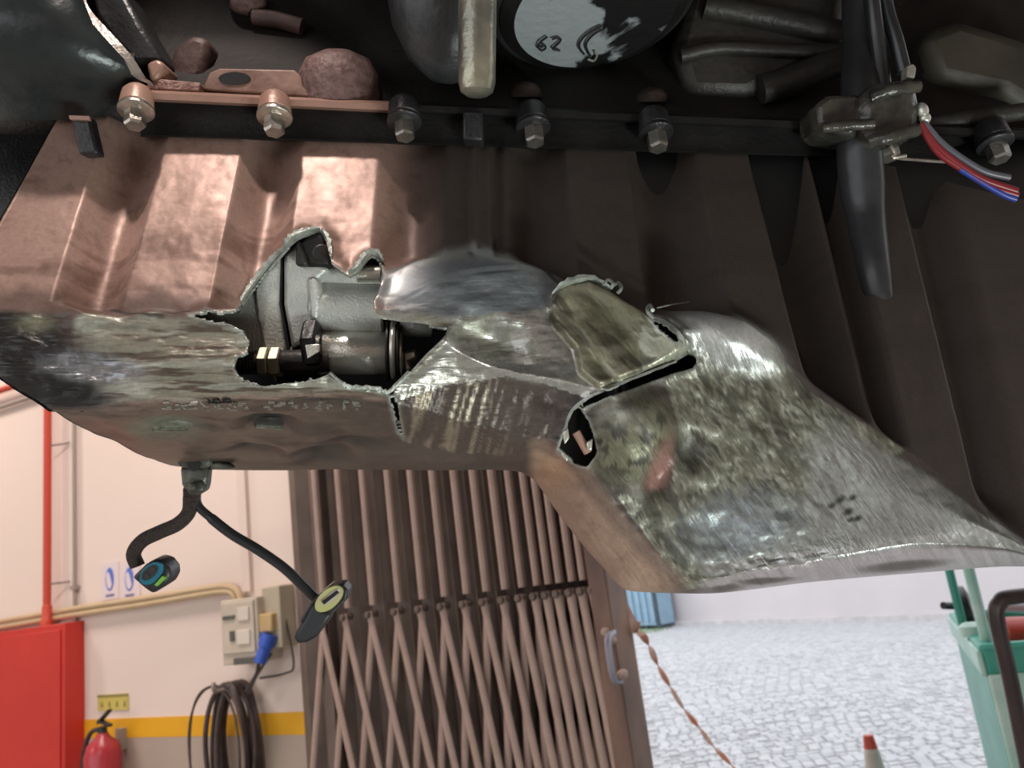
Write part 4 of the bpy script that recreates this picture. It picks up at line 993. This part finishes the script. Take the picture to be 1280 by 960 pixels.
# stud with two nuts
stud = MB(); a_ = W(296, 454, cz-0.012); b_ = W(412, 450, cz-0.008); e = nrm(b_-a_)
prof = [(0, 12*u)]
for k in range(9): prof += [(0.0004+k*0.0024, 13.5*u), (0.0014+k*0.0024, 16*u), (0.0022+k*0.0024, 13.5*u)]
prof += [(0.024, 15*u), (np.linalg.norm(b_-a_), 15*u)]
obj('threaded_stud', stud.lathe(a_, e, prof, 22), M_darkiron, pump, ang=70)
for x0, x1 in ((325, 337), (339, 352)):
    p0_, p1_ = W(x0, 453, cz-0.012), W(x1, 453, cz-0.012); obj('hex_nut', MB().lathe(p0_, p1_-p0_, [(0, 18*u), (0.001, 20*u), (np.linalg.norm(p1_-p0_)-0.001, 20*u), (np.linalg.norm(p1_-p0_), 18*u)], 6), M_brassnut, pump, flat=True)
p0_, p1_ = W(382, 432, cz-0.012), W(401, 431, cz-0.012); obj('black_nut', MB().lathe(p0_, p1_-p0_, [(0, 30*u), (0.002, 33*u), (0.009, 33*u), (0.011, 30*u)], 6), M_black, pump, flat=True)
poly([(381, 431), (399, 430), (399, 440), (384, 449)], cz-0.034, 0.003, M_alu2, 'nut_facet', 0.0005)
rodx(345, 396, 455, 452, 26, 0.004, M_void, 'stud_sleeve')
# bright broken casting seen in the lower crack
wb = thing('sump_baffle', W(718, 555, 0.54), 'bright torn baffle plate showing in the crack below the slit', 'baffle')
obj('plate', MB().prism([W(px, py, 0.515) for px, py in [(703, 540), (710, 534), (712, 548), (706, 556)]], FW*0.004), M_alu2, wb, bevel=0.001)
obj('rod', MB().cyl(W(720, 540, 0.52), W(735, 566, 0.52), 0.0028, n=12), M_copper, wb)
obj('tab', MB().prism([W(px, py, 0.515) for px, py in [(733, 553), (741, 548), (740, 564), (734, 563)]], FW*0.003), M_alu2, wb, bevel=0.001)
obj('strip', MB().prism([W(px, py, 0.513) for px, py in [(703, 563), (711, 572), (709, 578), (701, 568)]], FW*0.003), M_alu2, wb, bevel=0.001)

# ---------- engine block and what hangs on it
blk = thing('engine_block', W(640, -200, 0.9), 'dark oily engine block above the oil pan flange', 'engine block')
def slab(pts, z0_, z1_, m, nm, par, bevel=0.004, ang=40):
    """polygon facing the viewer at depth z0_, running back to z1_"""
    r0 = [W(px, py, z0_) for px, py in pts]; return obj(nm, MB().prism(r0, FW*(z1_-z0_)), m, par, bevel=bevel, ang=ang)
M_block = mat('oily_block_iron', (0.008, 0.0075, 0.007), 0.65, 0.0, (0.017, 0.014, 0.012), 18, 0.5, 120, spec=0.25)
mbk = MB(); rows_ = []
for x_ in np.linspace(-150, 1450, 9):
    z = zrow(x_)
    rows_.append([W(x_, yf(x_)+16, z+0.012), W(x_, yf(x_)-4, z+0.012), W(x_, 40, z+0.075), W(x_, -60, z+0.09), W(x_*1.0, -420, z+0.10), W(x_, -420, z+0.75), W(x_, 60, z+0.75), W(x_, yf(x_)+16, z+0.45)])
obj('crankcase', mbk.loft(rows_), M_block, blk)
zz = zrow(360)
slab([(252, 112), (262, 90), (275, 85), (368, 87), (376, 95), (378, 108), (388, 118), (385, 121)], zz-0.004, zz+0.03, mat('worn_brown_plate', (0.20, 0.115, 0.09), 0.5, 0.1, (0.30, 0.18, 0.14), 60, 0.4, 200), 'mount_plate', blk, 0.0015)
obj('plate_hole', MB().prism([W(293 + 20*math.cos(k*math.pi/12), 98 + 8*math.sin(k*math.pi/12), zz-0.0046) for k in range(24)], FW*0.002), M_void, blk)
obj('gasket', MB().prism([W(px, py, zz-0.010) for px, py in [(183, 106), (196, 98), (250, 103), (250, 114), (200, 112), (183, 112)]], FW*0.03), M_gasket, blk, bevel=0.001)
obj('casting_boss', MB().lathe(W(425, 128, zz+0.022), UP*0.9 - FW*0.25, [(0, 0.032), (0.02, 0.031), (0.032, 0.024), (0.038, 0.010)], 28), mat('reddish_casting', (0.10, 0.055, 0.05), 0.6, 0.1, (0.2, 0.12, 0.11), 180, 0.6, 300), blk)
slab([(182, 78), (196, 72), (206, 80), (196, 100), (186, 100)], zz-0.012, zz+0.02, M_copper, 'end_lug', blk, 0.003)
slab([(205, 100), (215, 60), (240, 40), (262, 48), (255, 90), (250, 101)], zz+0.02, zz+0.06, mat('brown_casting', (0.07, 0.042, 0.036), 0.55, 0.1, (0.12, 0.075, 0.065), 40, 0.5, 150), 'casting_rib', blk, 0.006)
obj('casting_knob', MB().ball(W(310, 4, zz+0.072), 0.012, (1.3, 0.8, 0.8), 18, 12), MATS['reddish_casting'], blk)
obj('casting_rib', MB().tube([W(318, 22, zz+0.072), W(345, 25, zz+0.07), W(378, 34, zz+0.07)], 0.007, 12, 5), MATS['brown_casting'], blk)
# right-hand castings with raised diagonal ribs
slab([(862, -20), (1058, -20), (1058, 62), (960, 108), (935, 120), (860, 118), (842, 60)], zrow(950)+0.012, zrow(950)+0.08, M_castgrey, 'casting_panel', blk, 0.01)
for pts, r_ in (([(880, 8), (950, 20), (1050, 42)], 0.010), ([(950, 112), (990, 100), (1052, 76)], 0.012), ([(850, 70), (900, 60), (1000, 64), (1050, 62)], 0.006)):
    obj('casting_rib', MB().tube([W(*q, zrow(950)+0.010) for q in pts], r_, 10, 6), M_castgrey, blk)
slab([(1150, 40), (1200, 20), (1330, 60), (1330, 160), (1255, 118), (1170, 100)], zrow(1200)+0.02, zrow(1200)+0.08, mat('ochre_dark_casting', (0.022, 0.020, 0.015), 0.55, 0.1, (0.05, 0.043, 0.03), 12, 0.4, 100), 'casting_panel', blk, 0.012)
obj('casting_rib', MB().tube([W(*q, zrow(1200)-0.004) for q in [(1150, 158), (1200, 150), (1290, 138)]], 0.007, 10, 6), M_castgrey, blk)
for px, py in ((658, 112), (815, 118)):
    obj('rusty_lug', MB().lathe(W(px, py+10, zrow(px)+0.020), UP - FW*0.3, [(0, 0.013), (0.006, 0.012), (0.010, 0.008), (0.012, 0.003)], 18), mat('rusty_lug', (0.016, 0.010, 0.008), 0.7, 0.0, (0.04, 0.022, 0.015), 80, 0.6, 250), blk)
# dark rounded housing at the upper left
hs = thing('gearbox_housing', W(40, 0, 0.6), 'dark rounded gearbox housing with a worn bright edge at the upper left', 'housing')
rings = []
for k in range(14):
    q = k/13; ang_ = -1.15 + 2.0*q
    yy = 20 - 190*math.cos(ang_)*0 + (-130 + 260*q); zc_ = 0.60 - 0.055*math.sin(math.pi*min(1, q*1.02))
    xr = np.interp(yy, [-130, 0, 30, 60, 85, 105, 118, 140], [60, 104, 116, 142, 166, 182, 176, 120])
    rings.append([W(-180, yy+6, zc_), W(-60, yy+2, zc_-0.012), W(xr*0.45, yy, zc_-0.012), W(xr*0.85, yy, zc_-0.004), W(xr, yy, zc_+0.006), W(xr-4, yy, zc_+0.10), W(-180, yy, zc_+0.12)])
obj('shell', MB().loft(rings), M_teal, hs, ang=60)
edge_pts = [(100, -12), (106, 14), (118, 34), (136, 54), (158, 76), (176, 96), (188, 104)]
P = smooth_path([W(*q, 0.585 - 0.02*math.sin(i/6*3)) for i, q in enumerate(edge_pts)], 6); rings = []
for i, p in enumerate(P):
    tq = i/(len(P)-1); wv_ = (0.0018 + 0.006*math.sin(math.pi*min(1, tq*1.1)))
    T = nrm(P[min(i+1, len(P)-1)]-P[max(0, i-1)]); sd = nrm(np.cross(T, FW)); rings.append([p - sd*wv_*0.8, p - FW*0.003, p + sd*wv_*0.8, p + FW*0.006])
obj('worn_edge', MB().loft(rings), mat('worn_edge_metal', (0.42, 0.38, 0.34), 0.35, 0.6, (0.55, 0.5, 0.45), 80, 0.3, 300), hs)
slab([(112, -20), (150, -20), (176, 30), (203, 74), (196, 78), (168, 78), (140, 48), (120, 20)], 0.598, 0.64, M_black, 'rubber_boot', hs, 0.004)
# black body standing for the shadow below the shell
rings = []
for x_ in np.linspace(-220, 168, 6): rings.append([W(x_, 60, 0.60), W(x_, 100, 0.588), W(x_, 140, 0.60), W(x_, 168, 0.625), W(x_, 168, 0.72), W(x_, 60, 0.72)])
obj('lower_shade_body', MB().loft(rings), M_black, hs, ang=60)
# unseen chassis slab and rails, added to keep ceiling light off the engine
chs = blk
obj('unseen_slab', MB().box((0, 0.1, 2.72), (1.15, 0, 0), (0, 2.3, 0), (0, 0, 0.04)), M_black, chs)
for sx in (-1, 1): obj('unseen_rail', MB().box((0, -0.65 + 2.35*(sx > 0), 2.58), (1.9, 0, 0), (0, 0.05, 0), (0, 0, 0.1)), M_black, chs)
obj('gap_blocker', MB().prism([W(px, py, 0.80) for px, py in [(-420, 60), (90, 60), (110, 200), (60, 330), (20, 420), (-300, 430)]], FW*0.02), M_black, hs)  # dark sheet added to close the lit gap left of the pan
# filter bracket: dark rounded casting with a greasy pipe stub
fbk = thing('filter_bracket', W(560, 40, 0.56), 'dark grey rounded casting with a greasy bright vertical spigot in front of the block', 'bracket')
ctr = W(552, -10, 0.60); rings = []
prof = [(-0.10, 0.0), (-0.10, 0.036), (-0.02, 0.040), (0.02, 0.038), (0.045, 0.030), (0.062, 0.017), (0.068, 0.004)]
obj('casting', MB().lathe(ctr, -UP + RT*0.12, [(d, r*1.05) for d, r in prof[1:]], 36), mat('blue_grey_casting', (0.045, 0.047, 0.050), 0.42, 0.35, (0.085, 0.088, 0.092), 30, 0.5, 120), fbk)
cs_ = W(597, -40, 0.53); ce_ = W(596, 119, 0.535)
M_greasy = mat('greasy_spigot', (0.20, 0.20, 0.17), 0.30, 0.6, (0.48, 0.45, 0.34), 30, 0.8, 90)
ln = np.linalg.norm(ce_-cs_)
obj('spigot', MB().lathe(cs_, ce_-cs_, [(0, 0.0128), (ln*0.9, 0.0125), (ln*0.97, 0.011), (ln, 0.0075)], 28), M_greasy, fbk)
# oil filter above: its scraped round base
flt = thing('oil_filter', W(740, 0, 0.62), 'round black oil filter canister with a silvery scraped base marked 62', 'oil filter')
zfl = 0.60; fc = W(742, 8, zfl); rr = 0.075; dnv = np.array([0, 0, -1.0])
m_f = bpy.data.materials.new('scraped_filter_base'); m_f.use_nodes = True; N, L = nt(m_f); b = N['Principled BSDF']
tco = N.new('ShaderNodeTexCoord'); nz = N.new('ShaderNodeTexNoise'); nz.inputs['Scale'].default_value = 26; nz.inputs['Detail'].default_value = 7; nz.inputs['Distortion'].default_value = 0.5
L.new(tco.outputs['Object'], nz.inputs['Vector'])
sp_ = N.new('ShaderNodeSeparateXYZ'); L.new(tco.outputs['Object'], sp_.inputs[0])
ad = N.new('ShaderNodeMath'); ad.operation = 'MULTIPLY_ADD'; L.new(sp_.outputs[0], ad.inputs[0]); ad.inputs[1].default_value = -3.4; L.new(nz.outputs['Fac'], ad.inputs[2])
rmp = N.new('ShaderNodeValToRGB'); rmp.color_ramp.interpolation = 'LINEAR'
rmp.color_ramp.elements[0].position = 0.46; rmp.color_ramp.elements[0].color = (0.018, 0.018, 0.018, 1); rmp.color_ramp.elements[1].position = 0.53; rmp.color_ramp.elements[1].color = (0.40, 0.44, 0.46, 1)
L.new(ad.outputs[0], rmp.inputs[0]); L.new(rmp.outputs[0], b.inputs['Base Color']); b.inputs['Roughness'].default_value = 0.36; b.inputs['Metallic'].default_value = 0.2
bp = N.new('ShaderNodeBump'); bp.inputs['Distance'].default_value = 0.002; bp.inputs['Strength'].default_value = 0.7; nz2 = N.new('ShaderNodeTexNoise'); nz2.inputs['Scale'].default_value = 110; nz2.inputs['Detail'].default_value = 4
L.new(tco.outputs['Object'], nz2.inputs['Vector']); L.new(nz2.outputs['Fac'], bp.inputs['Height']); L.new(bp.outputs[0], b.inputs['Normal'])
bd = MB(); bd.lathe(fc - dnv*0.16, dnv, [(0, rr), (0.150, rr), (0.157, rr*0.985)], 64); obj('canister', bd, M_black, flt)
rg = MB(); rg.lathe(fc - dnv*0.004, dnv, [(0, rr*1.0), (0.002, rr*1.03), (0.004, rr*1.03), (0.006, rr*0.99)], 64); obj('rim', rg, M_black, flt)
bs_ = MB(); bs_.lathe(fc - dnv*0.002, dnv, [(0, rr*0.98), (0.006, rr*0.95), (0.0095, rr*0.86), (0.0105, rr*0.82), (0.0107, rr*0.6)], 64); obj('base_ring', bs_, M_flange, flt)
bs_ = MB(); bs_.lathe(fc + dnv*0.004, dnv, [(0, rr*0.825), (0.0048, rr*0.815), (0.006, rr*0.5), (0.0062, rr*0.1)], 64); obj('base', bs_, m_f, flt)
fe1 = nrm(np.array([1.0, 0, 0])); fe2 = np.array([0, 1.0, 0])
def fpt(px, py, off=0.0125):
    d = ray(px, py); h = fc[2] - off; return CAM + d*((h - CAM[2])/d[2])
M_mark = mat('dark_stamp', (0.03, 0.03, 0.03), 0.5, 0.3)
def stroke(name, pts, r_=0.0009, par=flt, m=M_mark): obj(name, MB().tube([fpt(*q) for q in pts], r_, 6, 4), m, par)
stroke('digit_6', [(684, 46), (676, 52), (673, 59), (677, 63), (682, 60), (680, 56), (675, 58)])
stroke('digit_2', [(690, 49), (697, 47), (701, 50), (696, 56), (691, 61), (700, 63)])
stroke('moulded_arc', [(752, 32), (740, 38), (728, 48), (724, 58), (730, 68)], 0.0009); stroke('moulded_arc', [(752, 37), (742, 43), (734, 52), (733, 60), (738, 70)], 0.0009); stroke('moulded_arc', [(735, 74), (742, 76), (746, 70), (744, 64)], 0.001, flt, M_bare)
# hose, cables, clamp connector and wires at the right
hz = zrow(1075) - 0.035
hose = thing('breather_hose', W(1075, 180, hz), 'black vertical hose passing through the clip at the right', 'hose')
obj('hose_run', MB().tube([W(1079, -60, hz+0.02), W(1078, 40, hz+0.012), W(1076, 110, hz), W(1074, 180, hz-0.005), W(1077, 225, hz-0.004), W(1082, 270, float(zplane(np.array(1082.0), np.array(270.0)))-0.012), W(1093, 340, float(zplane(np.array(1093.0), np.array(340.0)))-0.002), W(1104, 400, float(zplane(np.array(1104.0), np.array(400.0)))+0.02)], lambda q: 0.0145 if q < 0.42 else 0.0165 - 0.008*max(0, q-0.6)/0.4, 20, 6), mat('hose_rubber', (0.022, 0.023, 0.025), 0.36, 0, (0.04, 0.042, 0.046), 20, 0.2, 100), hose)
cb_ = thing('cable_pair', W(1115, 40, hz), 'two black cables coming down beside the hose into the clip', 'cable')
M_cb = mat('glossy_cable', (0.02, 0.022, 0.024), 0.25)
obj('cable', MB().tube([W(1100, -50, hz-0.005), W(1108, 10, hz-0.008), W(1120, 50, hz-0.012), W(1130, 90, hz-0.014)], 0.0055, 12, 6), M_cb, cb_)
obj('cable', MB().tube([W(1084, -50, hz-0.012), W(1092, 20, hz-0.014), W(1098, 60, hz-0.012), W(1104, 105, hz-0.006)], 0.006, 12, 6), M_cb, cb_)
cl = thing('clamp_connector', W(1090, 140, hz-0.02), 'greasy black plastic clip gripping the hose, wires leaving its right side', 'clip')
hb_ = hz - 0.03
def lump(pts, z0_, th, m, nm, bev=0.005):
    return slab(pts, z0_, z0_+th, m, nm, cl, bev)
M_clip = mat('greasy_black_plastic', (0.022, 0.022, 0.021), 0.26, 0, (0.075, 0.068, 0.055), 60, 0.8, 130)
lump([(1022, 128), (1036, 118), (1076, 116), (1080, 160), (1072, 170), (1034, 164), (1022, 152)], hb_+0.004, 0.04, M_clip, 'left_jaw', 0.008)
lump([(1072, 120), (1092, 102), (1128, 96), (1148, 100), (1153, 128), (1152, 160), (1140, 172), (1112, 180), (1086, 180), (1078, 160)], hb_-0.004, 0.05, M_clip, 'right_jaw', 0.008)
obj('clip_rib', MB().tube([W(1028, 160, hb_), W(1060, 157, hb_-0.004), (W(1092, 155, hb_-0.006))], 0.004, 10, 5), M_clip, cl)
obj('clip_rib', MB().tube([W(1086, 178, hb_-0.004), W(1112, 172, hb_-0.009), W(1146, 162, hb_-0.006)], 0.005, 10, 5), M_clip, cl)
obj('clip_rib', MB().tube([W(1088, 122, hb_-0.004), W(1118, 112, hb_-0.008), W(1148, 108, hb_-0.005)], 0.0045, 10, 5), M_clip, cl)
obj('latch', MB().prism([W(*q, hb_-0.006) for q in [(1134, 82), (1142, 79), (1146, 84), (1144, 98), (1134, 96)]], FW*0.01), mat('dirty_pale_plastic', (0.20, 0.185, 0.155), 0.45, 0, (0.3, 0.28, 0.24), 200, 0.5, 400), cl, bevel=0.001)
obj('terminal', MB().ball(W(1153, 138, hb_), 0.0042, (1, 1, 1.5), 12, 8), M_alu2, cl)
obj('terminal', MB().ball(W(1156, 148, hb_), 0.0042, (1, 1, 1.1), 12, 8), M_alu2, cl)
for nm, col_, pts, r_ in (('red_wire', (0.22, 0.02, 0.025), [(1150, 155), (1170, 183), (1200, 207), (1230, 225), (1271, 239)], 0.0028), ('grey_wire', (0.10, 0.10, 0.12), [(1155, 154), (1176, 178), (1205, 200), (1232, 215), (1262, 222)], 0.0024),
                        ('red_wire', (0.24, 0.03, 0.028), [(1152, 160), (1172, 190), (1203, 212), (1236, 232), (1272, 244)], 0.0024), ('blue_wire', (0.03, 0.05, 0.28), [(1200, 211), (1236, 233), (1256, 244), (1270, 249)], 0.0024)):
    obj(nm, MB().tube([W(*q, hb_-0.002) for q in pts], r_, 10, 6), mat(nm+'_pvc', col_, 0.35), cl)
obj('hook', MB().tube([W(*q, hb_) for q in [(1113, 182), (1118, 192), (1116, 197), (1132, 195)]], 0.0018, 8, 4), M_steel, cl)
# thin bright wire bracket along the flange at far right
bk = thing('bracket_wire', W(1160, 200, zrow(1160)-0.03), 'thin steel rod along the pan flange right of the clip', 'rod')
obj('rod', MB().tube([W(1122, 198, zrow(1122)-0.03), W(1160, 201, zrow(1160)-0.03), W(1192, 203, zrow(1192)-0.03)], 0.0012, 8, 4), M_steel, bk)
# ---------- sensor pigtail hanging from the pan
pg = thing('sensor_pigtail', W(240, 590, 0.70), 'black clip holding two hanging sensor leads with plugs under the pan', 'wiring lead')
zg = 0.70; ug = zg/F
M_gr = mat('greasy_clip', (0.03, 0.03, 0.026), 0.30, 0.1, (0.12, 0.13, 0.10), 70, 0.6, 200)
def gslab(pts, m, nm, dz=0.0, th=0.012, bev=0.002, par=None): return obj(nm, MB().prism([W(px, py, zg+dz) for px, py in pts], FW*th), m, par or pg, bevel=bev)
gslab([(221, 571), (262, 571), (264, 580), (258, 586), (226, 586), (220, 580)], M_gr, 'clip_foot', -0.004, 0.02, 0.003)
gslab([(224, 584), (260, 584), (258, 604), (256, 614), (246, 619), (232, 616), (226, 606)], M_gr, 'clip_body', 0.0, 0.014, 0.003)
obj('clip_eye', MB().lathe(W(243, 581, zg-0.006), -FW, [(0, 0.0055), (0.001, 0.0055)], 18), M_void, pg)
obj('clip_boss', MB().ball(W(246, 610, zg-0.003), 0.007, (1.2, 0.7, 0.9), 14, 10), M_gr, pg)
gslab([(262, 577), (286, 580), (292, 586), (262, 587)], M_gr, 'clip_tail', 0.0, 0.01, 0.002)
gslab([(226, 607), (247, 610), (247, 632), (244, 637), (227, 636)], M_loom, 'loom_sleeve', 0.0, 0.012, 0.004)
obj('loom_cable', MB().tube([W(*q, zg+0.005) for q in [(238, 620), (236, 640), (222, 655), (200, 665), (178, 676), (167, 692), (172, 708)]], 0.0062, 16, 8), M_loom, pg)
obj('thin_cable', MB().tube([W(*q, zg+0.006) for q in [(244, 612), (248, 632), (262, 646), (290, 668), (322, 687), (355, 710), (378, 732), (396, 750)]], lambda q: 0.0045 if q > 0.3 else 0.0038, 14, 8), M_cb, pg)
# plug seen from its face
c1 = W(190, 719, zg-0.004)
ex = nrm(RT*0.80 - UP*-0.55*0 + UP*0.55*0 + RT*0.0 + (-UP)*-0.45); ey = nrm(np.cross(FW, ex))
pl1 = obj('plug', MB().prism([W(px, py, zg-0.006) for px, py in [(164, 722), (181, 706), (192, 699), (204, 702), (212, 712), (213, 722), (207, 732), (190, 743), (180, 736)]], FW*0.024), M_black, pg, bevel=0.003)
def oval(c, rx, ry, rot, z0_, th, m, nm, par):
    pts = [(c[0] + rx*math.cos(q)*math.cos(rot) - ry*math.sin(q)*math.sin(rot), c[1] + rx*math.cos(q)*math.sin(rot) + ry*math.sin(q)*math.cos(rot)) for q in [2*math.pi*k/24 for k in range(24)]]
    return obj(nm, MB().prism([W(px, py, z0_) for px, py in pts], FW*th), m, par)
oval((189, 717), 17, 11, -0.75, zg-0.0085, 0.004, mat('teal_seal', (0.008, 0.16, 0.24), 0.35), 'teal_seal', pl1)
oval((187, 716), 12.5, 6.5, -0.75, zg-0.0092, 0.004, M_black, 'socket_face', pl1)
for q in ((183, 720), (191, 712)): oval(q, 3.2, 3, 0, zg-0.0098, 0.003, M_darkiron, 'pin_hole', pl1)
obj('green_tab', MB().prism([W(px, py, zg-0.0105) for px, py in [(193, 731), (203, 720), (206, 722), (205, 725), (196, 733)]], FW*0.005), mat('lime_tab', (0.20, 0.48, 0.06), 0.4), pl1)
# second plug, seen from the side
pl2 = obj('plug', MB().prism([W(px, py, zg-0.004) for px, py in [(389, 752), (412, 732), (428, 731), (435, 738), (433, 750), (414, 770), (408, 780), (396, 796), (384, 803), (372, 805), (367, 798), (370, 789), (376, 780), (374, 776)]], FW*0.02), M_black, pg, bevel=0.0045)
obj('plug_shell', MB().prism([W(px, py, zg-0.0065) for px, py in [(391, 755), (402, 765), (414, 768), (406, 780), (394, 795), (380, 802), (370, 800), (371, 791), (378, 780)]], FW*0.006), mat('dark_slate_plastic', (0.028, 0.032, 0.036), 0.42), pl2, bevel=0.002)
oval((411, 749), 21, 11.5, -0.72, zg-0.0075, 0.006, mat('cream_seal', (0.50, 0.46, 0.24), 0.45, 0, (0.44, 0.48, 0.14), 60), 'cream_insert', pl2)
oval((414, 746), 14.5, 4.2, -0.72, zg-0.0085, 0.004, mat('pale_rim', (0.55, 0.52, 0.48), 0.4), 'slot_rim', pl2)
obj('slot', MB().prism([W(px, py, zg-0.0094) for px, py in [(402, 752), (421, 738), (424, 741), (405, 756)]], FW*0.003), M_void, pl2)
